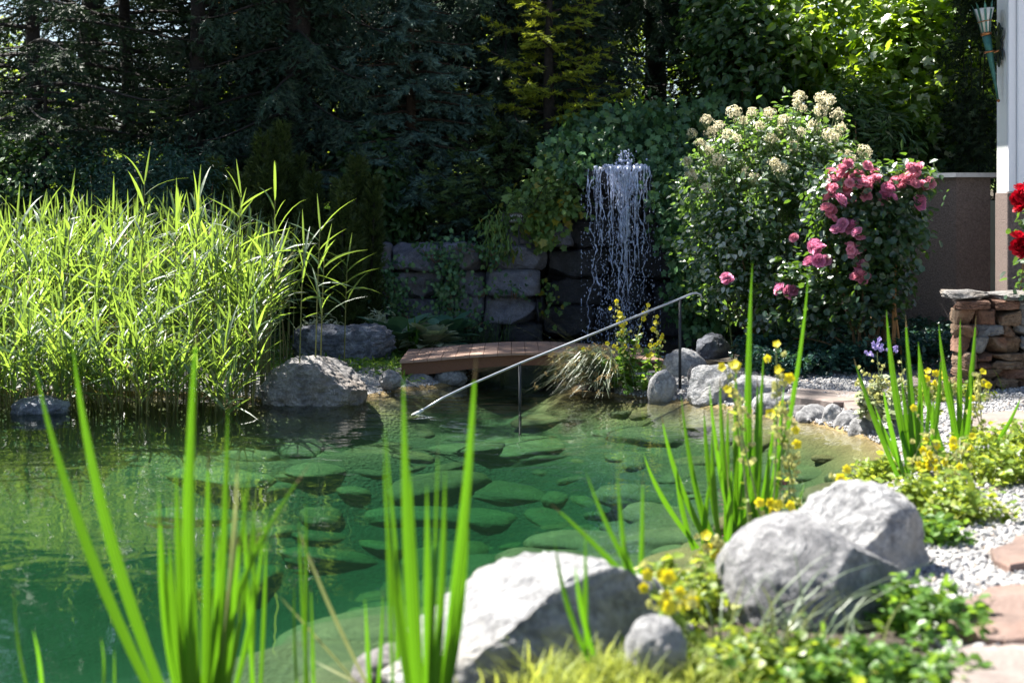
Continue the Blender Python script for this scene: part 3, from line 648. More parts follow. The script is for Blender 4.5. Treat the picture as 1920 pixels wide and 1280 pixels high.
# ---------------------------------------------------------------- handrail into the water
hr = thing('handrail', P(1275, 745, 10.05), 'thin steel handrail slanting down into the pond on two dark posts', 'handrail')
pa, pb, pc = P(773, 779, 9.22), P(975, 680, 9.75), P(1275, 560, 10.05)
pts = [pa, P(792, 769, 9.28), P(830, 746, 9.4), P(880, 722, 9.53), P(975, 681, 9.75), P(1075, 641, 9.86), P(1175, 600, 9.95), P(1275, 560, 10.05), P(1296, 551, 10.07), P(1306, 549, 10.08), P(1313, 552, 10.09), P(1316, 559, 10.09)]
mb = MB(); tube(mb, pts[1:], .0078, 10); mb.build('rail', MAT['steel'], parent=hr, smooth=True)
mb = MB(); tube(mb, [pa, P(792.5, 768.7, 9.28)], .011, 10); mb.build('grip', MAT['pale_grip'], parent=hr, smooth=True)
for q in (P(975, 682, 9.75), P(1275, 561, 10.05)):
    mb = MB(); tube(mb, [q, (q[0], q[1], gz(q[0], q[1])-.05)], .0105, 8); mb.build('post', MAT['dark_post'], parent=hr, smooth=True)

# ---------------------------------------------------------------- masonry wall at the right
mw = thing('masonry_wall', (3.3, 9.3, .15), 'brown and grey rubble stone garden wall at the right edge', 'wall')
core = MB(); wy = 9.22; wx0, wx1 = P(1800, 0, wy)[0], P(2080, 0, wy)[0]
box(core, wx0+.14, wx1, wy+.12, wy+.5, .0, .72); core.build('mortar_core', MAT['mortar'], parent=mw)
rg = RNG(44); y = 548; sd = 500
while y < 748:
    h = rg.uniform(17, 33) if y > 560 else 15
    if y+h > 735: h = 752-y
    x = 1797+rg.uniform(-3, 3)+(3 if y < 560 else 0)
    while x < 2070:
        w = rg.uniform(24, 60) if y > 560 else rg.uniform(50, 90)
        mt = ['masonry_brown', 'masonry_grey', 'masonry_rust', 'masonry_brown', 'masonry_grey'][rg.integers(5)]
        if y < 560: mt = 'masonry_grey'
        hh = h
        parts_ = [(y, y+h)] if rg.random() < .7 or h < 30 else [(y, y+h*.5), (y+h*.5, y+h)]
        for (ya, yb) in parts_:
            a, b_ = P(x, yb-.8, wy), P(x+w-1.6, ya+.8, wy); c = ((a[0]+b_[0])/2, wy+.08+rg.uniform(-.02, .02)+(.1 if y < 560 else 0), (a[2]+b_[2])/2)
            rock('stone', c, ((b_[0]-a[0])/2*1.1, .12+(.13 if y < 560 else 0), (b_[2]-a[2])/2*1.14), sd, mt, parent=mw, amp=.07, freq=1.8, boxy=7, cuts=3, sub=4, fine=.08, smooth=False); sd += 1
        x += w
    y += h

# ---------------------------------------------------------------- low roughcast wall (planter) with cap
pl = thing('planter_wall', (3.3, 11.2, .3), 'tall dark grey roughcast planter wall with pale stone cap behind the roses', 'wall')
A_ = np.array((P(1793, 0, 10.9)[0], 10.9)); B_ = np.array((P(1857, 0, 10.9)[0], 10.9)); C_ = A_+np.array((-.72, .69))*1.2; zt = P(0, 333, 10.9)[2]
def prism(mb, poly, z0, z1):
    n = len(poly); v = [(x, y, z0) for x, y in poly]+[(x, y, z1) for x, y in poly]
    mb.add(v, [(i, (i+1) % n, n+(i+1) % n, n+i) for i in range(n)]+[tuple(range(n))[::-1], tuple(range(n, 2*n))])
d1 = unit(A_-C_); nrm = np.array((d1[1], -d1[0])); nrm = nrm if nrm[1] < 0 else -nrm
mb = MB(); prism(mb, [C_, A_, B_, B_+(0, 1.6), C_+(.3, .9)], -.1, zt); mb.build('wall_body', MAT['roughcast'], parent=pl)
mb = MB(); e = .045
prism(mb, [C_+nrm*e, A_+nrm*e*.7+(0, -e*.8), B_+(e*2.2, -e), B_+(e*2.2, 1.65), C_+(.3, .95)], zt+.002, zt+.036); mb.build('cap', MAT['cap_stone'], parent=pl)
# pale green garden gate behind
gt = thing('garden_gate', (P(1858, 0, 11.4)[0], 11.4, .3), 'pale green painted panel between the planter wall and white pillar', 'gate')
mb = MB(); x0, x1 = P(1842, 0, 11.4)[0], P(1900, 0, 11.4)[0]
box(mb, x0, x1, 11.4, 11.43, .2, P(0, 376, 11.4)[2]); mb.build('panel', MAT['pale_green_paint'], parent=gt)
mb = MB(); box(mb, x0, x1, 11.37, 11.398, P(0, 487, 11.4)[2], P(0, 474, 11.4)[2], bev=.004); mb.build('rail', MAT['pale_green_paint'], parent=gt)

# ---------------------------------------------------------------- house corner pillar, widened into the unseen house wall, with plinth, roof overhang
hp = thing('house_pillar_wall', (3.8, 10.4, .2), 'white rendered house pillar on dark roughcast plinth at the right edge', 'pillar')
pY = 10.3; px1, px2 = P(1886, 0, pY)[0], P(2700, 0, pY)[0]; px0 = px1; sY = pY+.225
zp = P(0, 361, pY)[2]
mb = MB(); box(mb, px1+.012, px2, pY+.02, sY, zp, 4.2); mb.build('side_face', MAT['render_white'], parent=hp)
mb = MB(); box(mb, px1+.0125, px2, pY-.02, pY+.0195, zp+.003, 4.2, bev=.004); mb.build('front_face', MAT['render_lilac'], parent=hp)
mb = MB(); box(mb, px1+.07, px2, pY-.04, pY-.0205, zp+.006, 4.2, bev=.008); mb.build('corner_trim', MAT['render_lilac'], parent=hp)
mb = MB(); box(mb, px0, px2, pY-.035, sY+.005, .1, zp, bev=.006); mb.build('plinth', MAT['roughcast'], parent=hp)
mb = MB(); box(mb, px1+.05, px2, pY-.1, pY-.036, zp-.1, zp-.004, bev=.01); mb.build('plinth_corbel', MAT['roughcast'], parent=hp)
mb = MB(); box(mb, px0-1.25, px2+2, pY-.6, pY+3, 4.2, 4.35); mb.build('eave', MAT['house_white'], parent=hp)

# torch lamp on the pillar
tl = thing('torch_lamp', (px1, pY+.11, P(0, 90, pY+.1)[2]), 'green metal torch wall lamp on a fleur de lis bracket', 'lamp')
tY = pY+.1; tb, tn, tt = P(1872, 189, tY), P(1849, 64, tY), P(1844, 12, tY)
ax = unit(tt-tb); sx = unit(np.cross(ax, (0, 1, 0))); sy = np.cross(ax, sx)
mb = MB(); tube(mb, [tb, tb+(tn-tb)*.3, tb+(tn-tb)*.75, tn], [.006, .012, .026, .034], 14); mb.build('shaft', MAT['verdigris'], parent=tl, smooth=True)
mb = MB(); c = tb; mb.add(tv*.014+c, tf); mb.build('tip_ball', MAT['copper'], parent=tl, smooth=True)
mb = MB(); tube(mb, [tn-ax*.012, tn, tn+ax*.012], [.036, .041, .036], 16); mb.build('collar', MAT['copper'], parent=tl, smooth=True)
mb = MB(); tube(mb, [tn, tn+(tt-tn)*.5, tt-ax*.02], [.03, .047, .074], 14); mb.build('glass', MAT['frosted_glass'], parent=tl, smooth=True)
for k in range(9):
    an = k*2*math.pi/9; dv = math.cos(an)*sx+math.sin(an)*sy; tg = -math.sin(an)*sx+math.cos(an)*sy; mb = MB()
    pts = np.array([tn+dv*.034, tn+(tt-tn)*.4+dv*.047, tn+(tt-tn)*.8+dv*.068, tt+dv*.078+ax*.01, tt+dv*.092+ax*.03])
    strip(mb, pts, np.array([.014, .015, .018, .014, .004]), np.tile(tg, (5, 1)), .1); mb.build('stave', MAT['verdigris'], parent=tl)
mb = MB(); an = np.linspace(0, 2*math.pi, 17); rc = tn+(tt-tn)*.45
tube(mb, [rc+.05*(math.cos(a)*sx+math.sin(a)*sy) for a in an], .004, 6, cap=False); mb.build('hoop', MAT['copper'], parent=tl, smooth=True)
arm0 = tb+(tn-tb)*.73; mb = MB(); tube(mb, [arm0+.036*(math.cos(a)*sx+math.sin(a)*sy) for a in an], .007, 8, cap=False)
tube(mb, [arm0+np.array((.034, .0, .0)), np.array((px1+.02, tY, arm0[2]+.02))], .008, 8); mb.build('arm', MAT['copper'], parent=tl, smooth=True)
# fleur de lis plate: extruded outline
half = [(0, 44), (5, 36), (6, 28), (3, 20), (6, 16), (11, 22), (14, 28), (11, 31), (15, 32), (18, 26), (15, 14), (7, 8), (9, 4), (11, 0)]
prof = half+[(x, -y) for x, y in half[::-1][1:]]; prof = prof+[(-x, y) for x, y in prof[::-1][1:-1]]
c = np.array((px1, pY+.115, P(0, 84, pY+.1)[2])); s = 10.4/F; n = len(prof); mb = MB()
v = [(c[0]-.004-xx, c[1]+x*s*1.25, c[2]+y*s*.95) for xx in (0, .012) for x, y in prof]
mb.add(v, [(i, (i+1) % n, n+(i+1) % n, n+i) for i in range(n)]+[tuple(range(n, 2*n))]); mb.build('bracket_plate', MAT['dark_iron'], parent=tl)
# ---------------------------------------------------------------- conifers
def conifer(name, label, x, y, H, R, seed, leafm, weep=.5, nb=80, finger=.075, twig=.42, lowz=.1, cat='conifer', group=None, rise=.1, trunk_r=None, dens=1.0, vis=4.6, bark='bark', z0=None, spread=1.0):
    rg = RNG(seed); z0 = gz(x, y) if z0 is None else z0
    root = thing(name, (x, y, z0), label, cat, group); base = np.array((x, y, z0-.1)); tr_ = trunk_r or .018*H+.03
    mb = MB(); hs = np.linspace(0, H, 12); wv = rg.normal(size=2)*.03
    tube(mb, [base+np.array((wv[0]*math.sin(h*1.3), wv[1]*math.sin(h*1.1), h+.05)) for h in hs], tr_*(1-hs/H*.93), 9)
    trk = mb.build('trunk', MAT[bark], parent=root, smooth=True)
    O, D, N, L = [], [], [], []; bm_ = MB()
    for i in range(nb):
        u = (i+.5)/nb; h = lowz+(H-lowz)*(u**1.25); ln = R*(1-(h/H))**.75*rg.uniform(.75, 1.1)+.12; az = i*2.39996+rg.normal()*.2
        hd = np.array((math.cos(az), math.sin(az), 0)); sd = np.array((-hd[1], hd[0], 0)); s = np.linspace(0, 1, 9)
        dz = ln*(rise*s*1.2-(.25+.45*weep)*s**2+(.2+.12*weep)*s**4)
        ap = base+np.array((0, 0, h+.1))+np.outer(s*ln, hd)+np.outer(np.sin(s*3+i)*.04*ln, sd); ap[:, 2] += dz
        tube(bm_, ap, np.linspace(.012+.006*ln, .003, 9), 4, cap=False)
        nt_ = int(max(7, ln/.06)*dens)
        if h > vis: nt_ = max(4, nt_//2)
        for k in range(nt_):
            f = .12+.88*(k+rg.random()*.6)/nt_; j = f*8; j0 = int(min(j, 7.99)); p = ap[j0]+(ap[j0+1]-ap[j0])*(j-j0)
            fw = unit(ap[j0+1]-ap[j0]); sg_ = 1 if k % 2 else -1
            td = unit(sd*sg_*(1-.45*weep)*spread+fw*.55+np.array((0, 0, -.25-1.0*weep+rg.normal()*.15))+rg.normal(size=3)*.12)
            tl_ = twig*(.45+.65*rg.random())*(1-.55*f)*min(1, .4+ln*.45)
            if f > .93: td = fw; tl_ *= .7
            q = max(3, int(tl_/(finger*(.4 if leafm == 'dark_conifer' else .36))))
            ff = (np.arange(q)+.5)/q; sgn = np.where(np.arange(q) % 2, 1, -1); cr = unit(np.cross(td, (0, 0, 1.0)) if abs(td[2]) < .95 else sd)
            pos = p+np.outer(ff*tl_, td); pos[:, 2] -= weep*.25*(ff**2)*tl_
            d_ = unit(td*.75+np.outer(sgn*.75, cr)+rg.normal(size=(q, 3))*.22-np.array((0, 0, .25*weep)))
            d_[-1] = td
            O.append(pos); D.append(d_); N.append(unit(rg.normal(size=(q, 3))*.6+np.array((0, 0, 1.0)))); L.append((1.1 if leafm == 'dark_conifer' else 1.3)*finger*(.7+.6*rg.random(q))*(1.7 if h > vis else 1))
    bm_.build('branch', MAT[bark], parent=trk)
    O, D, N, L = map(np.concatenate, (O, D, N, L)); mb = MB(); put(mb, FINGER, O, D, N, L); mb.build('crown', MAT[leafm], parent=root)
    return root
def wx(px, Y): return (px-960)/F*Y
conifer('spruce_tree', 'dark spruce filling the top left corner of the picture', wx(60, 13.6), 13.6, 8, 2.2, 1, 'dark_conifer', .5, 95, trunk_r=.09)
conifer('fir_tree', 'young fir with lighter green branch tips at the left edge above the reeds', wx(85, 12.9), 12.9, 2.2, .9, 2, 'spruce', .15, 40, .07, .35)
conifer('fir_tree', 'dark fir with flat layered branches left of the bare trunk', wx(235, 14.6), 14.6, 9, 2.2, 3, 'dark_conifer', .15, 85, .07, .5, 1.0, dens=.8, trunk_r=.08)
conifer('pine_tree', 'tall dark straight trunk standing among the firs at the left', wx(371, 13.8), 13.8, 12, 1.6, 4, 'dark_conifer', .2, 38, .08, .5, 2.6, trunk_r=.085)
conifer('fir_tree', 'fir with thin layered twigs right behind the bare trunk', wx(400, 14.4), 14.4, 4.2, 1.6, 51, 'dark_conifer', .12, 70, .065, .5, .6)
conifer('spruce_tree', 'drooping grey green spruce above the upright yews', wx(560, 14.0), 14.0, 8, 1.55, 5, 'spruce', .85, 105, .08, .5, 1.1)
conifer('spruce_tree', 'weeping dark spruce with hanging twigs at the top middle', wx(760, 15.4), 15.4, 9.5, 2.0, 6, 'spruce', 1.0, 95, .08, .6, 1.2, dens=.8)
conifer('blue_spruce', 'blue green spruce with stubby twigs left of the golden conifer', wx(770, 13.9), 13.9, 3.1, 1.15, 7, 'blue_spruce', .35, 75, .085, .38, .5, bark='orange_bark')
conifer('blue_spruce', 'small bluish spruce growing on top of the stone wall', wx(880, 13.55), 13.55, .75, .45, 8, 'blue_spruce', .4, 32, .06, .24, .05)
conifer('spruce_tree', 'weeping spruce behind the golden conifer', wx(950, 15.0), 15.0, 8.5, 1.8, 9, 'spruce', .95, 110, .08, .6, 1.5)
conifer('golden_yew', 'yellow green conifer with outstretched branches left above the waterfall', wx(1035, 13.9), 13.9, 2.75, .85, 10, 'golden_yew', .1, 36, .075, .34, .5, rise=.3)
conifer('spruce_tree', 'dark green young spruce just right of the golden conifer', wx(1085, 14.3), 14.3, 2.6, .7, 11, 'spruce', .6, 60, .08, .36, .3)
conifer('spruce_tree', 'tall dark weeping spruce above the waterfall', wx(1230, 16.0), 16.0, 6.5, 2.0, 12, 'dark_conifer', 1.0, 120, .085, .65, 1.8)
conifer('fir_tree', 'dark fir between the waterfall and the sunny leafy tree', wx(1385, 15.3), 15.3, 4.4, 1.5, 13, 'dark_conifer', .4, 110, .08, .5, .6)
conifer('spruce_tree', 'spruce far back between the bare trunk and the drooping spruce', wx(470, 17.5), 17.5, 10, 2.2, 14, 'dark_conifer', .6, 80, .1, .6, 2.0)
conifer('spruce_tree', 'spruce far back behind the dark layered fir', wx(170, 17.5), 17.5, 9, 2.4, 15, 'dark_conifer', .5, 70, .1, .6, 1.4, dens=.8)
conifer('juniper', 'feathery dark juniper spreading over the wall left of the waterfall', wx(950, 13.7), 13.7, 1.15, 1.0, 16, 'juniper', .15, 60, .09, .3, .02, cat='shrub', rise=.45)
# upright yews behind the reeds
def upright_yew(px, ytop, Y, w, seed, label):
    rg = RNG(seed); x = wx(px, Y); z0 = gz(x, Y); top = P(px, ytop, Y)[2]; h = top-z0
    root = thing('yew', (x, Y, z0), label, 'shrub', 'upright yews behind the reeds'); mb = MB(); O, D, N = [], [], []
    for k in range(9):
        a = rg.random()*6.28; r = w*rg.random()**.5 if k else 0; hh = h*(1 if k == 0 else rg.uniform(.55, .9))
        p0 = np.array((x+math.cos(a)*r*.4, Y+math.sin(a)*r*.4, z0-.05)); p1 = np.array((x+math.cos(a)*r, Y+math.sin(a)*r, z0+hh))
        tube(mb, bez(p0, (p0+p1)/2+np.array((math.cos(a), math.sin(a), 0))*.05, p1, 6), np.linspace(.02, .004, 6), 5)
        n = int(420*hh); s = rg.random(n)**.8; rad = (.10+.06*rg.random(n))*np.sqrt(1.02-s)*(1.1)+.015; an = rg.random(n)*6.28
        O.append(p0+np.outer(s, p1-p0)+np.c_[np.cos(an)*rad*.7, np.sin(an)*rad*.7, np.zeros(n)])
        D.append(np.c_[np.cos(an)*.7, np.sin(an)*.7, np.full(n, 1.0)]+rg.normal(size=(n, 3))*.25); N.append(np.c_[np.cos(an), np.sin(an), np.full(n, .3)]+rg.normal(size=(n, 3))*.3)
    mb.build('stem', MAT['bark'], parent=root)
    mb = MB(); O = np.concatenate(O); put(mb, FINGER, O, unit(np.concatenate(D)), unit(np.concatenate(N)), (.085*(.7+.6*rg.random(len(O))))); mb.build('foliage', MAT['yew'], parent=root)
for i, (px, yt, Y, w, lb) in enumerate([(402, 305, 12.6, .2, 'leftmost upright dark yew behind the reeds'), (448, 335, 12.3, .18, 'low dark yew second from the left behind the reeds'),
        (492, 255, 12.7, .2, 'yew with a tall narrow spire under the drooping spruce'), (527, 240, 12.9, .16, 'tallest narrow yew spire behind the reeds'),
        (585, 330, 12.5, .22, 'broad dark yew right of the two tall spires'), (640, 345, 12.2, .2, 'dark yew above the angular slate block'), (668, 300, 12.7, .2, 'yew nearest the stone wall at its left end'), (560, 300, 13.0, .2, 'yew behind the broad one with a pointed tip')]):
    upright_yew(px, yt, Y, w, 70+i, lb)

# ---------------------------------------------------------------- broad leaved shrubs and trees
def shrub(name, label, ells, n, size, leafm, seed, tpl=OVAL, cat='shrub', stems=7, clump=.15, group=None, base=None, droop=.35, shell=.5, per=14, barkm='stem_brown', sr=.012):
    """ells: list of (px, py, Y, rx, ry, rz) ellipsoids of foliage"""
    rg = RNG(seed); e = [(P(px, py, Y), np.array((rx, ry, rz))) for px, py, Y, rx, ry, rz in ells]
    if base is None: base = e[0][0][:2]
    z0 = gz(*base); root = thing(name, (base[0], base[1], z0), label, cat, group); mb = MB(); cs = []; vol = sum(np.prod(r)**.67 for c, r in e)
    for c, r in e: cs.append(cloud(mb, rg, c, r, int(n*np.prod(r)**.67/vol), size, tpl, shell, clump, per, droop))
    mb.build('foliage', MAT[leafm], parent=root)
    cs = np.concatenate(cs); mb = MB()
    for k in range(stems):
        T = cs[rg.integers(len(cs))]; B = np.array((base[0]+rg.normal()*.06, base[1]+rg.normal()*.06, z0-.05)); tube(mb, bez(B, B*.4+T*.6+np.array((0, 0, .15)), T, 9), np.linspace(sr, sr*.25, 9), 5)
    mb.build('stem', MAT[barkm], parent=root); return root
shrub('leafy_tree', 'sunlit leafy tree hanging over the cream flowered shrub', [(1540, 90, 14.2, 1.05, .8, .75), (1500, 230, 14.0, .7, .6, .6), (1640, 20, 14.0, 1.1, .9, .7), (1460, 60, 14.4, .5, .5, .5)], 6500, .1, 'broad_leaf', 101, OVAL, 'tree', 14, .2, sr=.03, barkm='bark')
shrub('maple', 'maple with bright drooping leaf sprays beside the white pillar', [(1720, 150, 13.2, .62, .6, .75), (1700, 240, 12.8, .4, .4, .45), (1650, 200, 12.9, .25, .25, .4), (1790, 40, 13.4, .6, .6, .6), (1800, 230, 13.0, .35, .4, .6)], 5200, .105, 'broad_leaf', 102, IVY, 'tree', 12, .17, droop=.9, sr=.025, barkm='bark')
shrub('thuja', 'dark thuja hedge tree close behind the torch lamp', [(1838, 110, 12.4, .28, .4, 1.0), (1845, -120, 12.6, .32, .45, .9), (1835, 290, 12.3, .2, .3, .5)], 5200, .075, 'dark_conifer', 103, FINGER, 'conifer', 6, .14, barkm='bark')
shrub('vine', 'broad leaved dark vine behind the planter wall', [(1740, 290, 12.9, .5, .35, .45), (1640, 280, 13.1, .4, .4, .45)], 2600, .12, 'dark_leaf', 104, IVY, 'climber', 8, .18, droop=.8)
shrub('rhododendron', 'glossy dark shrub between the cream flowers and the maple', [(1600, 240, 12.6, .35, .3, .35), (1650, 270, 12.5, .3, .3, .3), (1570, 290, 12.7, .25, .25, .25)], 1900, .11, 'dark_leaf', 105, NARROW, 'shrub', 8, .16, droop=.1)
shrub('hazel_bush', 'dark leafy bush in shade above the ivy right of the waterfall', [(1400, 130, 13.9, .5, .45, .7), (1370, 60, 14.2, .5, .5, .5)], 3600, .095, 'dark_leaf', 106, OVAL, 'shrub', 10, .18, droop=.6)
shrub('dark_shrub', 'bluish dark shrub behind the reeds left of the yews', [(190, 345, 12.6, .6, .4, .38), (260, 350, 12.4, .45, .4, .33)], 4500, .05, 'ground_cover', 107, NARROW, 'shrub', 8, .12)
shrub('dark_shrub', 'dark shrub right behind the reeds below the bare trunk', [(340, 360, 12.3, .4, .35, .35), (310, 330, 12.8, .4, .3, .3)], 3600, .05, 'ground_cover', 108, NARROW, 'shrub', 8, .12)
shrub('dark_shrub', 'dark shrub at the left edge just above the reeds', [(40, 350, 12.6, .7, .4, .45), (-60, 330, 12.8, .6, .4, .5)], 4200, .06, 'dark_leaf', 109, OVAL, 'shrub', 8, .13)
shrub('viburnum', 'shaded leafy shrub between the yews and the blue green spruce', [(700, 340, 13.6, .35, .3, .45), (690, 400, 13.5, .28, .25, .3), (745, 390, 13.6, .28, .25, .3)], 3400, .085, 'dark_leaf', 110, OVAL, 'shrub', 7, .13, droop=.7)
# cream flowered shrub
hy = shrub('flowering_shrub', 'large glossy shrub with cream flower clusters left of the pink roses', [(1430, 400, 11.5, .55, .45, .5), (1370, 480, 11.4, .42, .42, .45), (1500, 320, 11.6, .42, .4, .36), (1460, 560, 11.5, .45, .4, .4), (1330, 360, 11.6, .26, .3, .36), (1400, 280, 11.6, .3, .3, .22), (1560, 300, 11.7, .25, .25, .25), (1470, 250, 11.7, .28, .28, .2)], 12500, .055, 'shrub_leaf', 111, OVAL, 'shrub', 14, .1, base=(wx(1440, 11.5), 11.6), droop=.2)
rg = RNG(112); FL = ([(0, 0, 0), (.5, .3, .1), (1, 0, 0), (.5, -.3, .1)], [(0, 1, 2, 3)])
hd = []
for k in range(3):
    mb = MB(); n = 70; d_ = unit(rg.normal(size=(n, 3))+np.array((0, -.2, .6))); O = d_*np.array((.062, .062, .05))*rg.uniform(.5, 1.05, (n, 1))
    for q in range(4):
        a = unit(np.cross(d_, rg.normal(size=(n, 3)))); put(mb, FL, O, a+d_*.35, d_, .017)
    for dd_ in d_[:14]: tube(mb, [np.array((0, 0, -.09)), dd_*.05], [.0022, .001], 3, mat=1)
    hd.append(mb)
first3 = [None]*3
heads = [(1410, 205), (1395, 225), (1440, 215), (1490, 190), (1505, 200), (1555, 195), (1565, 215), (1540, 210), (1375, 215), (1345, 235), (1330, 250), (1300, 250), (1325, 225), (1360, 250), (1420, 235), (1470, 225), (1460, 245), (1500, 245), (1530, 235), (1575, 240), (1570, 260),
         (1310, 270), (1330, 285), (1380, 260), (1445, 265), (1490, 270), (1555, 255), (1300, 330), (1320, 350), (1390, 300), (1400, 315), (1590, 290), (1620, 285), (1600, 300), (1570, 300), (1460, 320), (1455, 315), (1415, 335), (1350, 300), (1290, 300), (1380, 235), (1540, 185), (1500, 180)]
for i, (px, py) in enumerate(heads):
    k = i % 3; p = P(px+rg.normal()*3, py+rg.normal()*3, 11.3+rg.normal()*.15)
    if first3[k] is None: q = hd[k].build('flower_head', [MAT['cream_floret'], MAT['stem_green']], parent=hy, origin=(0, 0, 0)); first3[k] = q
    else: q = first3[k].copy(); COL.objects.link(q)
    q.location = p-LOC[hy.name]; q.rotation_euler = (rg.normal()*.3, rg.normal()*.3, rg.random()*6); s = rg.uniform(.6, 1.1); q.scale = (s, s, s)
mb = MB()
for px, py in heads:
    T = P(px, py, 11.35); B = np.array((LOC[hy.name][0]+rg.normal()*.1, 11.6, gz(*LOC[hy.name][:2]))); tube(mb, bez(B, B*.5+T*.5, T, 7), np.linspace(.008, .003, 7), 4)
mb.build('flower_stalk', MAT['stem_green'], parent=hy)

# pink rose bush
rb = shrub('rose_bush', 'climbing rose with clusters of pink blooms against the grey planter wall', [(1620, 430, 10.35, .36, .3, .42), (1680, 420, 10.4, .22, .3, .36), (1590, 360, 10.3, .28, .25, .25), (1680, 345, 10.35, .28, .25, .15), (1600, 540, 10.4, .4, .3, .3), (1500, 560, 10.6, .3, .3, .3), (1640, 520, 10.5, .2, .25, .3)], 7800, .052, 'rose_leaf', 121, ROUND, 'rose bush', 16, .09, base=(wx(1640, 10.5), 10.5), droop=.3, per=10)
def rose_mesh(rg, r):
    mb = MB(); GA = 2.39996
    for k in range(34):
        f = k/34; tilt = .12+1.35*f; rad = r*(.12+.62*f); a = k*GA; d_ = np.array((math.cos(a), math.sin(a), 0))
        B = d_*rad*.25+np.array((0, 0, -.25*r)); up = np.array((0, 0, 1.0)); s = np.array((-d_[1], d_[0], 0)); hh = r*(.75-.1*f); ww = r*(.3+.42*f)
        T = B+hh*(math.cos(tilt)*up+math.sin(tilt)*d_)+d_*rad*.35; M = B*.5+T*.5+d_*r*.16*(1-f*.3)
        rows = []
        for (c, w) in ((B, .35), (M, 1.0), (T, .75)):
            rows += [c-s*ww*w*.6+d_*-.08*r*w, c, c+s*ww*w*.6+d_*-.08*r*w]
        mb.add(np.array(rows)+rg.normal(size=(9, 3))*r*.03, [(0, 1, 4, 3), (1, 2, 5, 4), (3, 4, 7, 6), (4, 5, 8, 7)])
    return mb
rg = RNG(122); rp = [rose_mesh(rg, .058) for k in range(3)]
def roses(root, spots, mats, sc=(.8, 1.15), name='rose_bloom'):
    made = {}
    for i, (px, py, Y, mk) in enumerate(spots):
        key = (i % 3, mk); p = P(px, py, Y)-LOC[root.name]
        if key not in made: q = rp[key[0]].build(name, MAT[mats[mk]], parent=root, origin=(0, 0, 0), smooth=True); made[key] = q
        else: q = made[key].copy(); COL.objects.link(q)
        q.location = p; q.rotation_euler = (rg.uniform(.2, 1.25), rg.normal()*.45, rg.normal()*.5); s = rg.uniform(*sc); q.scale = (s, s, s)
sp = []
for (cx, cy, rx, ry, n, mk) in [(1600, 325, 45, 22, 17, 0), (1625, 345, 30, 22, 8, 0), (1565, 372, 22, 28, 11, 0), (1590, 358, 25, 20, 6, 0), (1690, 345, 14, 16, 6, 0), (1722, 325, 14, 22, 9, 0), (1738, 350, 9, 10, 4, 0), (1662, 362, 20, 12, 6, 1), (1590, 375, 14, 10, 3, 1), (1585, 425, 20, 13, 6, 1),
                            (1605, 440, 7, 10, 3, 1), (1601, 467, 15, 8, 5, 0), (1533, 462, 12, 14, 6, 1), (1540, 487, 10, 8, 3, 1), (1522, 490, 7, 6, 2, 1), (1614, 492, 8, 6, 2, 1), (1612, 513, 18, 9, 6, 0), (1463, 540, 10, 6, 3, 1), (1486, 545, 8, 6, 3, 1), (1490, 445, 5, 4, 1, 0), (1560, 408, 6, 5, 1, 0), (1726, 378, 8, 5, 2, 1), (1363, 522, 6, 6, 2, 1), (1700, 330, 6, 6, 2, 0)]:
    for k in range(n):
        a = rg.random()*6.28; r = rg.random()**.5; sp.append((cx+math.cos(a)*rx*r, cy+math.sin(a)*ry*r, 10.12+rg.normal()*.07+(.4 if cx < 1500 else 0), mk))
roses(rb, sp, ['pink_petal', 'mauve_petal'], (.62, .98))
st = thing('plant_stake', P(1676, 640, 10.3), 'thin orange wooden stake supporting the pink rose bush', 'stake')
mb = MB(); tube(mb, [P(1676, 665, 10.3), P(1678, 470, 10.35)], .016, 6); mb.build('pole', MAT['stake_wood'], parent=st)
mb = MB(); tube(mb, [P(1690, 665, 10.28), P(1676, 560, 10.3)], .008, 5); mb.build('brace', MAT['stake_wood'], parent=st)
# red roses at the right edge
rr2 = shrub('rose_bush', 'red rose at the right edge in front of the house pillar', [(1950, 420, 9.0, .16, .15, .3), (1960, 500, 9.1, .16, .15, .25)], 500, .05, 'rose_leaf', 131, ROUND, 'rose bush', 6, .08, base=(wx(1960, 9.55), 9.85))
sp = [(1915, 352, 8.9, 0), (1908, 372, 8.88, 0), (1925, 380, 8.9, 0), (1918, 366, 8.85, 0), (1930, 350, 8.92, 0), (1912, 388, 8.9, 0), (1926, 366, 8.9, 0), (1912, 442, 8.9, 0), (1922, 455, 8.88, 0), (1910, 462, 8.9, 0), (1930, 440, 8.95, 0), (1918, 470, 8.9, 0)]
roses(rr2, sp, ['red_petal'], (.8, 1.05))

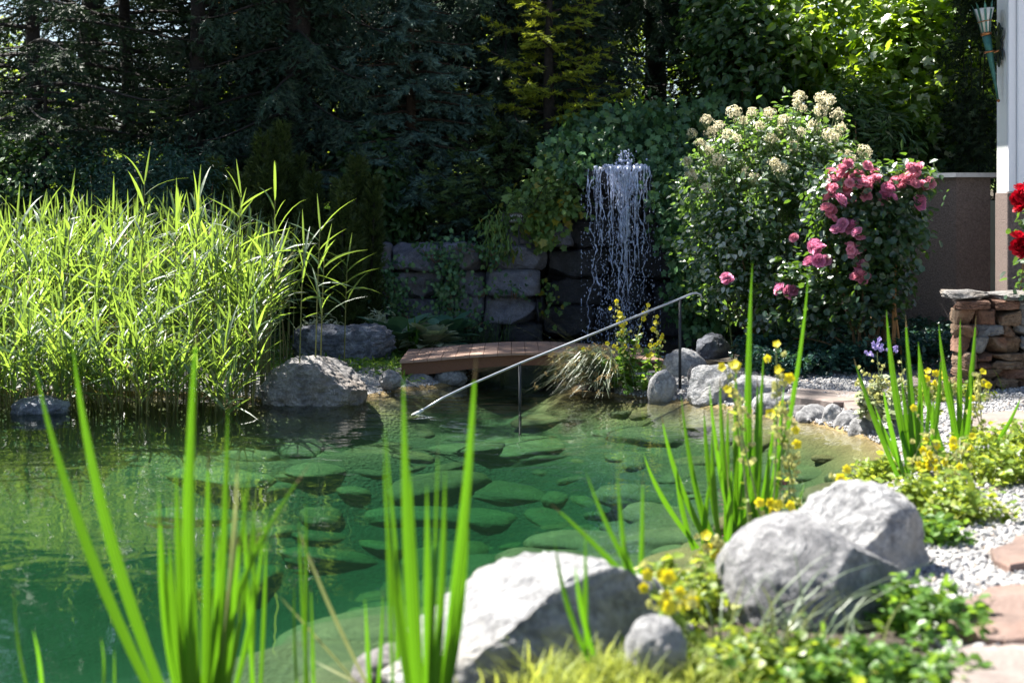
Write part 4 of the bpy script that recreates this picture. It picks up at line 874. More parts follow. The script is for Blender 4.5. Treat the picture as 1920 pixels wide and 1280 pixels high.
# ---------------------------------------------------------------- ivy
def ivy(label, pats, leafm, seed, size=.075, name='ivy', stems=6, tpl=IVY, droop=1.0, cat='ivy'):
    """pats: (px, py, Y, rx px, ry px, n) patches of leaves lying against the stone"""
    rg = RNG(seed); px, py, Y, rx, ry, n = pats[0]; c0 = P(px, py, Y); root = thing(name, c0, label, cat); mb = MB(); ms = MB()
    for px, py, Y, rx, ry, n in pats:
        k = max(2, n//9); a = rg.random(k)*6.28; r = rg.random(k)**.5; cx = px+np.cos(a)*rx*r; cy = py+np.sin(a)*ry*r
        sx_ = np.repeat(cx, 9)+rg.normal(size=k*9)*14; sy_ = np.repeat(cy, 9)+rg.normal(size=k*9)*12; sY = Y+np.repeat(rg.normal(size=k)*.05, 9)+rg.normal(size=k*9)*.06
        O = np.stack(((sx_-960)/F*sY, sY, EYE-(sy_-HOR)/F*sY), 1); m_ = len(O)
        N = unit(np.array((0, -.7, .6))+rg.normal(size=(m_, 3))*.6); D = unit(np.array((0, -.25, -1.0*droop))+rg.normal(size=(m_, 3))*.6)
        put(mb, tpl, O, D, N, size*(.5+.8*rg.random(m_)))
        for q in range(stems):
            a, b_ = rg.integers(k, size=2); A, B = P(cx[a], cy[a], Y+.04), P(cx[b_], cy[b_], Y+.02); tube(ms, bez(A, (A+B)/2+np.array((0, -.05, -.12)), B, 8), .004, 4)
    mb.build('foliage', MAT[leafm], parent=root); ms.build('stem', MAT['stem_brown'], parent=root); return root
ivy('ivy hanging over the top of the waterfall', [(1115, 285, 13.15, 70, 34, 800), (1140, 245, 13.4, 90, 30, 800), (1240, 240, 13.3, 80, 42, 1200), (1260, 300, 13.0, 45, 45, 700), (1060, 300, 13.2, 40, 35, 450), (1180, 262, 13.45, 60, 20, 450), (1330, 225, 13.2, 50, 30, 500), (1078, 318, 12.85, 16, 16, 110), (1240, 312, 12.85, 14, 14, 110), (1120, 300, 13.1, 26, 8, 110)], 'ivy_leaf', 141)
ivy('dense ivy curtain on the right side of the waterfall', [(1275, 370, 12.75, 42, 70, 1400), (1300, 460, 12.6, 42, 80, 1500), (1325, 550, 12.5, 40, 80, 1300), (1290, 560, 12.6, 25, 40, 420), (1260, 420, 12.8, 16, 40, 260), (1340, 420, 12.3, 30, 80, 800)], 'ivy_leaf', 142, .065)
ivy('ivy trailing down the left side of the waterfall', [(1040, 340, 13.0, 30, 40, 420), (1010, 375, 12.95, 32, 34, 420), (1000, 410, 12.88, 30, 18, 210), (1055, 390, 12.9, 20, 22, 150), (1020, 440, 12.85, 18, 16, 90), (975, 385, 12.95, 16, 16, 90)], 'ivy_lime', 143, .07)
ivy('ivy creeping across the left part of the stone wall', [(815, 468, 12.78, 28, 16, 150), (845, 515, 12.76, 18, 34, 230), (835, 570, 12.75, 26, 34, 230), (870, 602, 12.72, 36, 18, 130), (735, 520, 12.75, 22, 40, 260), (745, 580, 12.7, 28, 26, 200), (928, 480, 12.76, 12, 24, 90), (905, 545, 12.76, 16, 8, 45), (965, 545, 12.76, 9, 9, 40), (880, 458, 12.8, 40, 6, 70)], 'ivy_leaf', 144, .042)
ivy('yellowish creeper beside the sign hanging down the wall', [(930, 430, 12.85, 16, 30, 240), (940, 465, 12.82, 16, 16, 120)], 'ivy_lime', 145, .075, 'creeper', 2, NARROW, 1.1, 'climber')
ivy('small fern in a wall joint right of the ivy', [(1028, 548, 12.95, 6, 14, 36), (1030, 575, 12.95, 5, 10, 18)], 'ivy_lime', 146, .05, 'wall_fern', 1, cat='fern')

# ---------------------------------------------------------------- ground cover, hostas, low plants
def low_cover(name, label, poly_px, n, size, leafm, seed, h=.25, tpl=OVAL, stuff=True):
    rg = RNG(seed); x0, x1, y0, y1 = poly_px; x = rg.uniform(x0, x1, n); y = rg.uniform(y0, y1, n); ok = pond_sd(x, y) > .05; x, y = x[ok], y[ok]; n = len(x)
    z = ground_z(x, y)+h*(.25+.75*(.5+.5*wob(x*1.3, y*1.3)))*rg.random(n)**.6; O = np.c_[x, y, z]; mb = MB()
    put(mb, tpl, O, unit(rg.normal(size=(n, 3))*np.array((1, 1, .5))), unit(rg.normal(size=(n, 3))*.5+np.array((0, -.2, 1))), size*(.6+.7*rg.random(n)))
    o = mb.build(name, MAT[leafm], origin=(float(x.mean()), float(y.mean()), 0)); return tag(o, label, 'ground cover', kind='stuff')
low_cover('ground_cover', 'dark bluish green ground cover below the roses', (1.75, 3.35, 10.15, 11.4), 9500, .045, 'ground_cover', 151, .36)
low_cover('grass', 'sparse short grass on the bank beside the slate block', (-2.2, -.7, 10.6, 12.7), 4500, .06, 'green_creeper', 152, .05, NARROW)
low_cover('woodland_undergrowth', 'dark undergrowth covering the ground below the conifers', (-7, 4.5, 13.6, 19), 16000, .1, 'dark_leaf', 153, .35)
low_cover('meadow', 'sunny bright green meadow glimpsed between the trunks', (-12, 12, 18, 27), 30000, .13, 'lawn_blade', 154, .35, NARROW)
def hosta(px, py, Y, leafm, n, L, label, seed, rim=None):
    rg = RNG(seed); p0 = P(px, py, Y); p0[2] = max(gz(p0[0], p0[1]), .17); root = thing('hosta', p0, label, 'hosta'); mb = MB()
    HT = ([], []); us = [0, .2, .45, .7, .88, 1.0]; ws = [.02, .3, .4, .34, .18, .0]
    for u, w in zip(us, ws):
        for q in (-1, -.5, 0, .5, 1): HT[0].append((u, w*q, .1*abs(q)*w*2-.35*u*u))
    for i in range(5):
        for j in range(4): HT[1].append((i*5+j, i*5+j+1, i*5+j+6, i*5+j+5))
    a = np.arange(n)*2.4+rg.normal(size=n)*.2; el = rg.uniform(.15, 1.1, n); D = np.c_[np.cos(a)*np.cos(el), np.sin(a)*np.cos(el), np.sin(el)]
    O = p0+D*np.array((1, 1, 1.0))*L*rg.uniform(.3, .6, (n, 1)); N = np.c_[-np.cos(a)*np.sin(el), -np.sin(a)*np.sin(el), np.cos(el)]
    put(mb, HT, O, D, N, L*rg.uniform(.7, 1.1, n), L*rg.uniform(.7, 1.0, n)); mb.build('leaves', MAT[leafm], parent=root, smooth=True)
    mb = MB()
    for q in O: tube(mb, [p0, q], .006, 4)
    mb.build('stem', MAT['stem_green'], parent=root)
hosta(806, 655, 11.85, 'hosta_pale', 60, .2, 'variegated hosta with pale leaf centres left of the footbridge', 161)
hosta(835, 645, 12.2, 'hosta_leaf', 34, .24, 'green hosta behind the variegated one', 162)
hosta(745, 650, 11.9, 'hosta_leaf', 28, .28, 'blue green hosta right behind the angular slate block', 163)
shrub('fern', 'feathery pale fern on top of the slate block', [(715, 610, 11.9, .16, .12, .1), (600, 612, 11.7, .14, .1, .07)], 500, .06, 'grey_leaf', 164, NARROW, 'fern', 4, .06)

# ---------------------------------------------------------------- reeds
def reed(mbS, mbL, x, y, H, rg, z0=0.0, lean=None):
    lean = rg.normal(size=2)*.055 if lean is None else lean; n = 9; s = np.linspace(0, 1, n)
    pts = np.c_[x+lean[0]*H*s**1.6, y+lean[1]*H*s**1.6, z0-.12+(H+.12)*s]
    tube(mbS, pts, np.linspace(.006, .0024, n), 4, cap=False)
    k = rg.integers(8, 12); lo = .5+.16*rg.random()+max(0, (10-y)*.14); az = rg.random()*6.28
    for i in range(k):
        f = lo+(1-lo)*(i+.5)/k; p = np.array([np.interp(f, s, pts[:, j]) for j in range(3)]); az += math.pi+rg.normal()*.5
        d_ = np.array((math.cos(az), math.sin(az), 0)); L = rg.uniform(.18, .42)*(1 if f < .85 else .9); up = rg.uniform(.35, 1.25)*(.55+.65*f); b = rg.uniform(.0, .55)*(1.2-f*.7)
        C = p+(d_*.55+np.array((0, 0, up)))*L*.5; T = p+unit(d_*.75+np.array((0, 0, up-b*1.4)))*L
        t_ = np.linspace(0, 1, 6); w = .0165*rg.uniform(.6, 1.4)*np.array((.5, .9, 1, .8, .45, .04)); sd = unit(np.cross(d_, (0, 0, 1)))+rg.normal(size=3)*.45
        strip(mbL, bez(p, C, T, 6), w, np.tile(sd, (6, 1)), .18)
    # top shoot
    p = pts[-1]; d_ = unit(np.array((lean[0]*1.5+rg.normal()*.1, lean[1]+rg.normal()*.1, 1))); strip(mbL, np.array([p+d_*q for q in (-.03, .07, .16, .24)]), np.array((.006, .014, .01, .001)), np.tile((1, .3, 0), (4, 1)), .2)
rg = RNG(171); mS, mL = MB(), MB()
for k in range(760):
    x = rg.uniform(-5.2, -1.72); y = rg.uniform(9.25, 11.7)
    if x > -2.0: y = min(y, 9.75+rg.random()*1.6)
    y = max(y, 9.3+.15*math.sin(x*4)); H = rg.uniform(.62, 1.05)*(1 if x < -2.1 else .85); z = gz(x, y); reed(mS, mL, x, y, H+min(z, .1), rg, z if z > -.02 else max(z, -.2))
bed_o = thing('reed_bed', (-3.2, 10.3, 0), 'dense bed of green reeds standing in the water along the left shore', 'reeds'); bed_o['kind'] = 'stuff'
a = mS.build('reed_stem', MAT['reed_stem'], parent=bed_o); b_ = mL.build('reed_foliage', MAT['reed_leaf'], parent=bed_o); a['kind'] = b_['kind'] = 'stuff'
for i, (px, yt, Y, lb) in enumerate([(120, 350, 9.9, 'tall reed sticking up near the left edge'), (200, 365, 9.8, 'reed tip rising right of the leftmost tall reed'), (258, 312, 9.9, 'tallest reed with a long drooping leaf below the bare trunk'), (360, 345, 10.0, 'tall reed before the leftmost upright yew'),
        (440, 335, 10.0, 'tall reed with spread leaves in front of the low yew'), (505, 340, 9.9, 'tall reed below the two yew spires'), (590, 400, 9.8, 'reed at the right end of the bed with high leaves'), (600, 455, 9.9, 'reed leaning right above the angular slate block'), (645, 470, 10.6, 'lone thin reed in shade right of the reed bed'), (560, 430, 9.7, 'reed leaning outward above the rounded boulder'), (20, 380, 9.7, 'tall reed at the very left edge'), (320, 370, 9.7, 'reed tip between the tallest reed and the first yew')]):
    x = wx(px, Y); z0 = max(gz(x, Y), -.2); root = thing('reed', (x, Y, z0), lb, 'reed', 'tall reeds standing above the bed'); mS, mL = MB(), MB()
    reed(mS, mL, x, Y, P(px, yt, Y)[2]-z0-.1, RNG(180+i), z0, np.array((.03, 0))); mS.build('stem', MAT['reed_stem'], parent=root); mL.build('leaves', MAT['reed_leaf'], parent=root)

# ---------------------------------------------------------------- iris clumps with long blades
def iris(label, base, blades, seed, mat='iris_leaf', name='iris_clump', cat='iris', zb=None):
    """base: px, py, Y; blades: (base px, tip px, tip py, width px, bow px)"""
    rg = RNG(seed); px, py, Y = base; p0 = P(px, py, Y); root = thing(name, p0, label, cat)
    for (bx, tx, ty, w, bow) in blades:
        dY = rg.normal()*.05; B = P(bx, py+rg.uniform(-8, 8), Y+dY*.5); T = P(tx, ty, Y+dY*1.6+rg.normal()*.05); n = 14; s = np.linspace(0, 1, n)
        C = (B+T)/2+np.array((1.5*bow/F*Y, rg.normal()*.03, .06*abs(tx-bx)/F*Y)); pts = bez(B, C, T, n)
        wd = w/F*Y*np.clip(np.minimum(.75+.5*s, 1.08*(1-s**2.6)+.01), .02, None); a = rg.uniform(-.5, .5)
        mb = MB(); strip(mb, pts, wd*.98, np.tile((math.cos(a), math.sin(a), 0), (n, 1)), .3, 0, 4); lf = mb.build('leaf', [MAT['pale_blade' if len(root.children) > 8 and rg.random() < .12 else mat], MAT['dry_tip']], parent=root)
        if rg.random() < .45:
            for pg in list(lf.data.polygons)[-8:]: pg.material_index = 1
    return root
iris('tall bright green iris clump in the left foreground', (375, 1390, 3.55), [(335, 66, 690, 22, -40), (345, 136, 645, 25, -45), (372, 372, 585, 25, -20), (385, 427, 765, 20, 14), (400, 583, 866, 16, -60), (360, 345, 850, 15, -5), (362, 297, 905, 16, -18), (395, 470, 868, 15, 10),
     (388, 408, 1000, 18, 5), (405, 446, 845, 13, 8), (378, 352, 760, 15, 0), (355, 300, 950, 20, -20), (392, 425, 920, 16, 6), (410, 482, 920, 12, 10), (370, 330, 880, 22, -12), (382, 390, 840, 20, 0), (415, 500, 950, 12, 16), (365, 318, 1010, 24, -10), (400, 450, 990, 18, 8)], 191)
iris('bright green iris clump at the bottom centre of the picture', (800, 1400, 3.32), [(790, 756, 703, 26, -8), (812, 893, 658, 24, 14), (782, 718, 868, 15, -10), (785, 722, 800, 10, -6), (800, 800, 905, 22, 2), (815, 878, 985, 13, 16), (806, 822, 815, 9, 0), (795, 770, 880, 18, -5), (810, 835, 880, 18, 6), (798, 765, 985, 18, -8), (742, 720, 800, 9, 0)], 192)
iris('thin green blades standing in the water left of the centre clump', (575, 1330, 3.7), [(572, 574, 932, 9, 2), (580, 560, 970, 8, -4), (590, 583, 1090, 8, 0), (560, 552, 1080, 7, 0), (470, 476, 930, 10, 0), (478, 455, 900, 9, 0), (486, 500, 990, 9, 0)], 193)
iris('few thin blades sprouting at the waterline left of the largest boulder', (700, 1330, 3.8), [(695, 684, 1120, 10, 0), (705, 718, 1100, 9, 4), (748, 745, 1050, 8, 0), (770, 772, 1125, 9, 0)], 194)
iris('pale straw coloured grass blades crossing at the bottom left of centre', (690, 1290, 3.75), [(690, 552, 972, 9, -6), (680, 522, 1115, 7, -8), (700, 588, 1238, 6, 0)], 195, 'pale_blade', 'grass_tuft', 'grass')
iris('short dark sprouts at the bottom left corner of the pond', (55, 1330, 3.6), [(62, 26, 1100, 8, -6), (80, 62, 1180, 7, 0), (215, 214, 1215, 7, 0), (190, 188, 1190, 6, 0)], 196)
iris('thin blades rising in front of the largest boulder', (1115, 1235, 3.5), [(1105, 1040, 1010, 11, -14), (1112, 1078, 1050, 10, -8), (1098, 1097, 985, 10, 0), (1118, 1090, 1100, 10, -6)], 197)
iris('arching narrow iris behind the largest boulder', (1205, 1185, 3.9), [(1190, 1157, 880, 13, -6), (1196, 1205, 888, 11, 4), (1262, 1030, 942, 14, 10), (1250, 1098, 882, 11, -20), (1240, 1170, 1010, 12, -14), (1185, 1170, 1090, 10, 0)], 198)
iris('tall green iris clump in the centre right at the water edge', (1390, 1030, 5.5), [(1405, 1411, 490, 16, -8), (1420, 1516, 510, 14, 20), (1335, 1240, 775, 13, -20), (1310, 1207, 850, 12, -18), (1330, 1277, 740, 11, -10), (1385, 1380, 680, 14, 0), (1370, 1350, 700, 12, -4), (1352, 1320, 760, 13, -8), (1430, 1470, 720, 13, 10), (1300, 1265, 860, 11, -8), (1440, 1508, 905, 11, 12), (1400, 1432, 660, 13, 6), (1360, 1365, 760, 13, 0), (1378, 1398, 790, 14, 4), (1410, 1455, 765, 13, 6), (1345, 1300, 870, 12, -10), (1425, 1440, 840, 13, 4), (1390, 1345, 830, 13, -8), (1405, 1412, 830, 13, 2), (1318, 1330, 900, 11, 0), (1395, 1388, 735, 14, -3), (1412, 1428, 745, 13, 4), (1372, 1358, 815, 14, -4), (1402, 1420, 700, 13, 4), (1350, 1335, 800, 12, -5), (1435, 1462, 850, 13, 6), (1365, 1372, 870, 14, 0), (1388, 1372, 900, 14, -3), (1422, 1450, 905, 12, 5), (1335, 1290, 930, 12, -8), (1415, 1402, 770, 13, 0), (1380, 1330, 720, 12, -10)], 199)
iris('green iris clump on the right shore before the brown stone wall', (1720, 900, 6.6), [(1712, 1662, 580, 15, -10), (1722, 1698, 590, 14, -4), (1690, 1600, 668, 11, -10), (1730, 1722, 640, 12, 0), (1735, 1764, 660, 12, 8), (1705, 1640, 760, 11, -8), (1716, 1690, 700, 12, -6), (1728, 1742, 710, 12, 6), (1700, 1672, 800, 11, -4), (1725, 1712, 760, 12, 0), (1715, 1705, 680, 13, -2), (1735, 1750, 740, 12, 4), (1708, 1685, 770, 12, -4), (1730, 1738, 790, 12, 2), (1700, 1655, 720, 11, -6), (1718, 1725, 720, 12, 0)], 200)
iris('rightmost green iris clump under the brown stone wall', (1800, 880, 6.9), [(1810, 1760, 605, 14, -12), (1800, 1801, 598, 12, 0), (1795, 1830, 592, 12, 8), (1780, 1722, 640, 12, -12), (1830, 1916, 740, 10, 14), (1790, 1780, 700, 12, 0), (1805, 1822, 720, 11, 4), (1775, 1745, 745, 11, -6)], 201)
iris('small sunlit yellow green iris beside the variegated hosta', (777, 662, 11.7), [(776, 764, 592, 6, -3), (778, 778, 588, 6, 0), (780, 786, 600, 6, 2), (775, 770, 610, 6, -2), (779, 782, 612, 6, 1)], 202)

# sedge with brown seed heads
rg = RNG(211); p0 = P(1145, 738, 10.25); p0[2] = .05; sd = thing('sedge', p0, 'arching grey green sedge with brown seed tufts beside the footbridge', 'sedge'); mb, ms = MB(), MB()
for k in range(330):
    a = rg.normal()*.75+math.pi*1.02; L = rg.uniform(.32, .62); d_ = np.array((math.cos(a), math.sin(a)*.7, 0)); B = p0+rg.normal(size=3)*np.array((.07, .05, .0))
    up = rg.uniform(.12, .5); T = B+d_*L*.85+np.array((0, 0, up*.55-.12)); T[2] = max(T[2], .01); C = B+d_*L*.35+np.array((0, 0, up))
    strip(mb, bez(B, C, T, 8), .0065*np.array((1, 1, 1, 1, .9, .7, .5, .1)), np.tile(unit(np.cross(d_, (0, 0, 1))), (8, 1)), .2)
    if rg.random() < .45:
        q = bez(B, C, T, 8)[rg.integers(4, 7)]; n = 12; put(ms, NARROW, q+rg.normal(size=(n, 3))*.006, unit(rg.normal(size=(n, 3))), unit(rg.normal(size=(n, 3))), .024)
for k in range(28):
    a = rg.uniform(1.2, 2.9); B = p0+rg.normal(size=3)*np.array((.06, .05, 0)); T = B+np.array((math.cos(a)*rg.uniform(.2, .7), rg.normal()*.2, rg.uniform(.35, .6))); strip(mb, bez(B, (B+T)/2+np.array((0, 0, .1)), T, 8), .006*np.linspace(1, .15, 8), np.tile((0, 1, 0), (8, 1)), .2)
mb.build('blades', MAT['sedge_blade'], parent=sd); ms.build('seed_tufts', MAT['sedge_seed'], parent=sd)

# ---------------------------------------------------------------- yellow monkey flowers and other low plants
def bloom(mb, p, r, rg, mat=0):
    f = unit(np.array((rg.normal()*.5, -1, .35+rg.normal()*.3))); n = 5; a = np.arange(n)*2*math.pi/n+rg.random(); u = unit(np.cross(f, (0, 0, 1))); w = np.cross(u, f)
    D = np.cos(a)[:, None]*u+np.sin(a)[:, None]*w+f*.35; put(mb, ROUND, np.tile(p, (n, 1)), D, np.tile(f, (n, 1)), r, r*1.1, mat)
    tube(mb, [p-f*r*1.1, p+f*r*.1], [r*.16, r*.36], 6, mat)
def mimulus(label, base, stalks, seed, nl=40, spread=.12, leafm='creeper_leaf', leaf=.035):
    """stalks: (tip px, tip py, n blooms, n buds)"""
    rg = RNG(seed); px, py, Y = base; p0 = P(px, py, Y); root = thing('monkey_flower', p0, label, 'yellow flowers'); ms, ml, mbud = MB(), MB(), MB(); fl = []
    for tx, ty, nb_, nd in stalks:
        T = P(tx, ty, Y+rg.normal()*.05); B = p0+rg.normal(size=3)*np.array((spread*.5, spread*.4, 0)); pts = bez(B, (B+T)/2+rg.normal(size=3)*.03, T, 10); tube(ms, pts, np.linspace(.0045, .002, 10), 5)
        H = np.linalg.norm(T-B)
        for k in range(nb_):
            s = max(.45, 1-.045*k/max(.3, H)*1.0-.0*k); q = np.array([np.interp(s, np.linspace(0, 1, 10), pts[:, j]) for j in range(3)])+rg.normal(size=3)*np.array((.022, .016, .012)); m_ = MB(); bloom(m_, q, rg.uniform(.017, .026), rg); fl.append(m_)
        for k in range(nd):
            s = rg.uniform(.45, .97); q = np.array([np.interp(s, np.linspace(0, 1, 10), pts[:, j]) for j in range(3)])+rg.normal(size=3)*np.array((.02, .015, .01)); n = 4
            put(mbud, ROUND, q+rg.normal(size=(n, 3))*.003, unit(rg.normal(size=(n, 3))*.4+np.array((0, 0, 1))), unit(rg.normal(size=(n, 3))), rg.uniform(.014, .024), None)
        n = max(4, nl//len(stalks)); s = rg.uniform(.02, .7, n); q = np.stack([np.interp(s, np.linspace(0, 1, 10), pts[:, j]) for j in range(3)], 1)
        D = unit(rg.normal(size=(n, 3))*np.array((1, 1, .35))); put(ml, ROUND, q, D, unit(rg.normal(size=(n, 3))*.4+np.array((0, 0, 1))), leaf*(.6+.7*rg.random(n)))
    ms.build('stem', MAT['stem_green'], parent=root); ml.build('leaves', MAT[leafm], parent=root)
    if mbud.n: mbud.build('buds', MAT['bud'], parent=root)
    for m_ in fl: m_.build('flower', MAT['yellow_petal'], parent=root)
    return root
mimulus('yellow flowering plant at the right end of the footbridge', (1200, 730, 10.15), [(1150, 566, 5, 16), (1158, 590, 4, 14), (1212, 575, 3, 16), (1228, 592, 4, 12), (1175, 600, 2, 12), (1242, 634, 5, 3), (1170, 648, 6, 5), (1140, 645, 3, 5), (1090, 655, 1, 4), (1195, 650, 2, 10), (1225, 650, 1, 10), (1215, 690, 0, 4), (1240, 680, 0, 4), (1180, 690, 0, 4)], 221, 420, .22, 'green_creeper', .05)
mimulus('yellow flowers with pale buds topping the middle of the centre right iris', (1385, 980, 5.3), [(1365, 678, 4, 14), (1385, 740, 0, 16), (1360, 690, 1, 6)], 222, 14)
mimulus('highest yellow flower spike right of the centre right iris', (1465, 985, 5.4), [(1455, 645, 4, 22), (1462, 700, 0, 18)], 223, 14)
mimulus('yellow flowers with buds low beside the shore stones', (1475, 990, 5.6), [(1474, 765, 4, 18), (1452, 780, 1, 8), (1470, 820, 0, 10), (1462, 900, 0, 10)], 224, 30)
mimulus('single yellow bloom on a thin stalk over the shallow water', (1580, 985, 5.4), [(1562, 876, 2, 2), (1572, 900, 0, 4)], 225, 6, .04)
mimulus('yellow blooms at the water edge left of the rounded grey boulder', (1320, 1130, 4.6), [(1318, 1000, 4, 8), (1338, 1058, 2, 6), (1300, 1040, 0, 8), (1345, 1010, 0, 8), (1290, 1090, 0, 5), (1330, 1100, 0, 8)], 226, 50, .12)
mimulus('pair of yellow blooms over the right end of the largest boulder', (1270, 1190, 3.7), [(1222, 1075, 4, 2), (1245, 1085, 4, 2), (1286, 1120, 2, 4), (1300, 1090, 0, 8)], 227, 40, .1)
mimulus('yellow blooms behind the two grey boulders', (1450, 1010, 5.2), [(1438, 950, 3, 5), (1468, 930, 3, 4), (1480, 960, 2, 6)], 228, 40, .15)
mimulus('dense yellow flowers at the foot of the right iris clump', (1750, 930, 6.2), [(1735, 850, 5, 6), (1760, 840, 5, 8), (1790, 830, 4, 8), (1775, 870, 5, 6), (1745, 880, 5, 5), (1800, 820, 3, 5), (1730, 820, 2, 6), (1715, 770, 1, 10), (1770, 900, 4, 4)], 229, 120, .3)
mimulus('tall pale yellow spike standing before the brown stone wall', (1845, 880, 6.8), [(1838, 695, 3, 20), (1842, 720, 1, 12), (1825, 760, 0, 8)], 230, 10, .06)
mimulus('yellow flowers between the two right iris clumps', (1760, 780, 7.6), [(1738, 690, 3, 8), (1760, 700, 2, 8), (1720, 700, 2, 5)], 231, 40, .15)
lil = mimulus('pale leafy plant with lilac flowers on the right shore', (1660, 790, 8.2), [(1645, 660, 0, 8), (1660, 680, 0, 10), (1620, 690, 0, 10), (1690, 670, 0, 8), (1640, 700, 0, 12), (1670, 710, 0, 12), (1630, 730, 0, 10), (1700, 690, 0, 8), (1650, 740, 0, 12), (1610, 720, 0, 6)], 232, 430, .25, 'grey_leaf', .05)
lil.name = 'lilac_flower'; lil['category'] = 'lilac flowers'
rg = RNG(233)
for px, py in ((1645, 640), (1650, 652), (1640, 650), (1680, 655), (1655, 655), (1630, 660)):
    mb = MB(); p = P(px, py, 8.05)
    for k in range(5): bloom(mb, p+rg.normal(size=3)*.011, .012, rg)
    o = mb.build('flower', MAT['lilac_petal'], parent=None, origin=LOC['monkey_flower'] if False else np.asarray(lil.location)); o.parent = lil; o.location = (0, 0, 0)
def creeper(label, px, py, Y, rx, ry, h, n, leafm, seed, size=.032, tpl=ROUND, z0=None):
    rg = RNG(seed); c = P(px, py, Y); c[2] = gz(c[0], c[1]) if z0 is None else z0; root = thing('creeping_plant', c, label, 'low plant'); mb, ms = MB(), MB(); O = []
    for k in range(max(6, n//14)):
        a = rg.random()*6.28; r = rg.random()**.6; B = c+np.array((math.cos(a)*rx*r, math.sin(a)*ry*r, -.02)); hh = h*(1.05-.6*r*r)*rg.uniform(.5, 1.15); T = B+np.array((rg.normal()*.05, rg.normal()*.05, hh)); tube(ms, [B, (B+T)/2+rg.normal(size=3)*.01, T], [.0025, .002, .001], 4)
        s = rg.random(14)**.7; O.append(B+np.outer(s, T-B)+rg.normal(size=(14, 3))*.016)
    O = np.concatenate(O); n = len(O); put(mb, tpl, O, unit(rg.normal(size=(n, 3))*np.array((1, 1, .4))), unit(rg.normal(size=(n, 3))*.45+np.array((0, -.1, 1))), size*(.55+.8*rg.random(n)))
    mb.build('leaves', MAT[leafm], parent=root); ms.build('stem', MAT['stem_green'], parent=root)
creeper('yellow green creeping plant below the rounded grey boulder', 1400, 1262, 3.62, .32, .2, .1, 2200, 'creeper_leaf', 241)
creeper('fresh green creeping plant right of the grey boulder by the flagstone', 1735, 1200, 4.05, .15, .15, .14, 800, 'green_creeper', 242)
creeper('green low plant along the bottom edge under the grey boulder', 1600, 1300, 3.55, .34, .14, .1, 1700, 'green_creeper', 243)
creeper('bushy low plant with lime leaves between boulder and gravel path', 1770, 985, 5.6, .22, .25, .17, 1400, 'creeper_leaf', 244)
creeper('lime green low plant at the right edge beside the gravel path', 1875, 910, 6.4, .28, .3, .18, 1800, 'creeper_leaf', 245)
creeper('small green plant between boulder and low lime plant', 1755, 1035, 5.15, .11, .1, .1, 420, 'green_creeper', 246)
creeper('pale green low plant left of the rounded grey boulder', 1300, 1180, 4.25, .13, .16, .15, 900, 'creeper_leaf', 247)
creeper('low weeds at the foot of the brown stone wall', 1770, 745, 9.0, .35, .2, .12, 700, 'creeper_leaf', 248)
creeper('dark wet foliage at the water edge beside the right iris clump', 1665, 890, 6.75, .14, .14, .14, 600, 'creeper_leaf', 249)
creeper('low plant hanging at the right edge below the stone wall', 1900, 850, 7.2, .25, .2, .16, 900, 'creeper_leaf', 250)
rg = RNG(251)
def tuft(label, px, py, Y, rx, n, h, mat, seed, w=.006, lean=0.0):
    rg = RNG(seed); c = P(px, py, Y); c[2] = gz(c[0], c[1])-.01; mb = MB()
    for k in range(n):
        a = rg.random()*6.28; B = c+np.array((rg.normal()*rx, rg.normal()*rx*.6, 0)); L = h*rg.uniform(.5, 1.15); d_ = np.array((math.cos(a)+lean, math.sin(a)*.7, 0)); T = B+d_*L*rg.uniform(.3, .9)+np.array((0, 0, L*rg.uniform(.45, .95)))
        strip(mb, bez(B, B+np.array((0, 0, L*.6))+d_*L*.1, T, 6), w*np.array((.8, 1, .95, .8, .5, .08)), np.tile(unit(np.cross(d_+.001, (0, 0, 1))), (6, 1)), .2)
    tag(mb.build('grass_tuft', MAT[mat], origin=c), label, 'grass')
tuft('soft lime green grass tuft at the bottom edge before the largest boulder', 1140, 1290, 3.45, .12, 800, .15, 'lime_grass', 252)
tuft('lime green grass tuft right of the small round stone', 1250, 1295, 3.45, .1, 500, .13, 'lime_grass', 253)
tuft('loose grass blades leaning over the front of the rounded grey boulder', 1470, 1230, 3.7, .1, 60, .3, 'sedge_blade', 254, .008, .5)
tuft('small grass tuft at the foot of the masonry wall', 1785, 735, 9.15, .12, 120, .18, 'creeper_leaf', 255)
tuft('thin dark grass in front of the small spruce on the wall', 905, 620, 12.6, .12, 120, .35, 'juniper', 256)

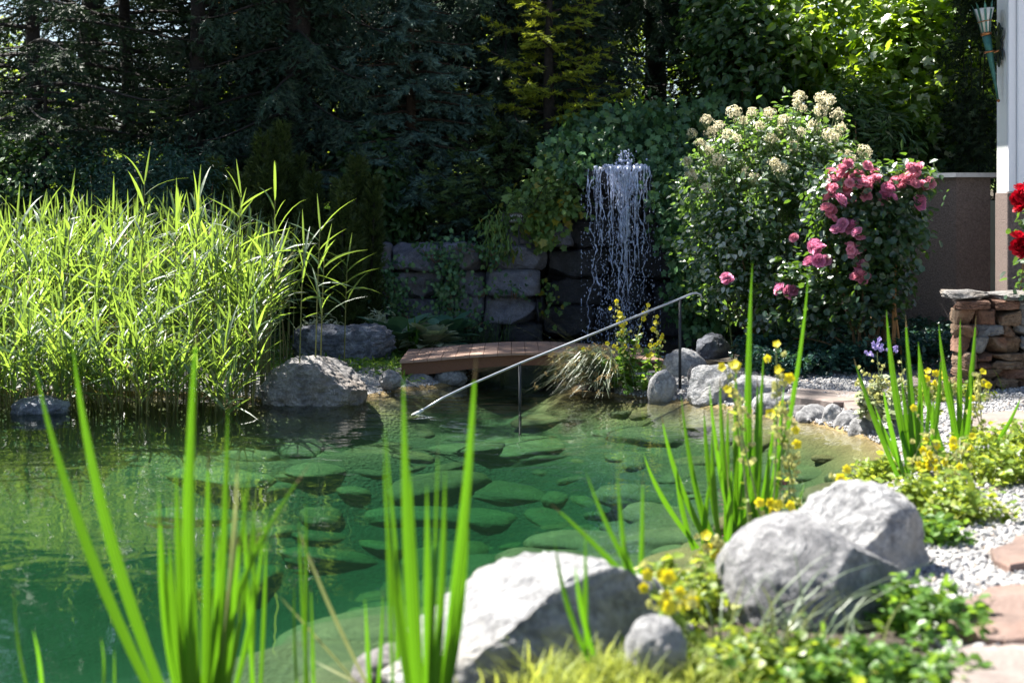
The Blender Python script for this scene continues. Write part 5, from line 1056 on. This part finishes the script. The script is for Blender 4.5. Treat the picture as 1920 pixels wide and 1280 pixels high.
# ---------------------------------------------------------------- sunlit garden and house far behind the trees
for i, (x, y, r, h, lb) in enumerate([(-7.4, 21, 1.4, 1.1, 'sunny yellow green bush far behind the left conifers'), (-4.6, 23, 1.6, 1.3, 'bright bush in sun behind the bare trunk'), (-2.2, 22, 1.2, 1.1, 'sunlit bush glimpsed left of the blue green spruce'), (.6, 22.5, 1.4, 1.6, 'sunlit bush behind the golden conifer'), (3.2, 21, 1.6, 2.2, 'sunlit bush glimpsed behind the dark fir'), (-9.5, 24, 2.0, 2.0, 'sunny bush at the far left behind the trees'), (6.0, 20, 2.2, 3.0, 'large sunny bush behind the maple')]):
    rg = RNG(300+i); z0 = gz(x, y); root = thing('bush', (x, y, z0), lb, 'bush', 'sunny bushes behind the trees'); mb = MB(); cloud(mb, rg, (x, y, z0+h*.55), (r, r*.8, h*.7), 3500, .13, OVAL, .4, .25); mb.build('foliage', MAT['sunny_bush'], parent=root)
    mb = MB()
    for k in range(6): tube(mb, bez(np.array((x, y, z0-.1)), np.array((x, y, z0+h*.4)), np.array((x+rg.normal()*r*.5, y+rg.normal()*r*.4, z0+h*.8)), 6), np.linspace(.04, .01, 6), 5)
    mb.build('stem', MAT['bark'], parent=root)
hx, hy_, hz = -3.2, 30.0, gz(-3.2, 30)
ho = thing('house', (hx, hy_, hz), 'orange and white house glimpsed far behind the weeping spruce', 'house')
mb = MB(); box(mb, hx-3, hx+2, hy_, hy_+6, hz, hz+3.6); mb.build('wall', MAT['house_white'], parent=ho)
mb = MB(); box(mb, hx-3.05, hx+.3, hy_-.06, hy_-.003, hz+1.9, hz+3.7); mb.build('wooden_cladding', MAT['house_orange'], parent=ho)
mb = MB(); prism(mb, [(0, 0)]*0 or [(hx-3.5, hy_-.6), (hx+2.5, hy_-.6), (hx+2.5, hy_+6.6), (hx-3.5, hy_+6.6)], hz+3.7, hz+3.85)
mb.add([(hx-3.5, hy_-.6, hz+3.86), (hx+2.5, hy_-.6, hz+3.86), (hx+2.5, hy_+6.6, hz+3.86), (hx-3.5, hy_+6.6, hz+3.86), (hx-3.5, hy_+3, hz+5.6), (hx+2.5, hy_+3, hz+5.6)], [(0, 1, 5, 4), (2, 3, 4, 5), (1, 2, 5), (3, 0, 4)]); mb.build('roof', MAT['roof_tile'], parent=ho)
for wx_ in (-2.4, -1.2, .9):
    mb = MB(); box(mb, hx+wx_, hx+wx_+.7, hy_-.1, hy_-.062, hz+2.2 if wx_ < 0 else hz+1.2, hz+3.1 if wx_ < 0 else hz+2.3); mb.build('window', MAT['window_glass'], parent=ho)
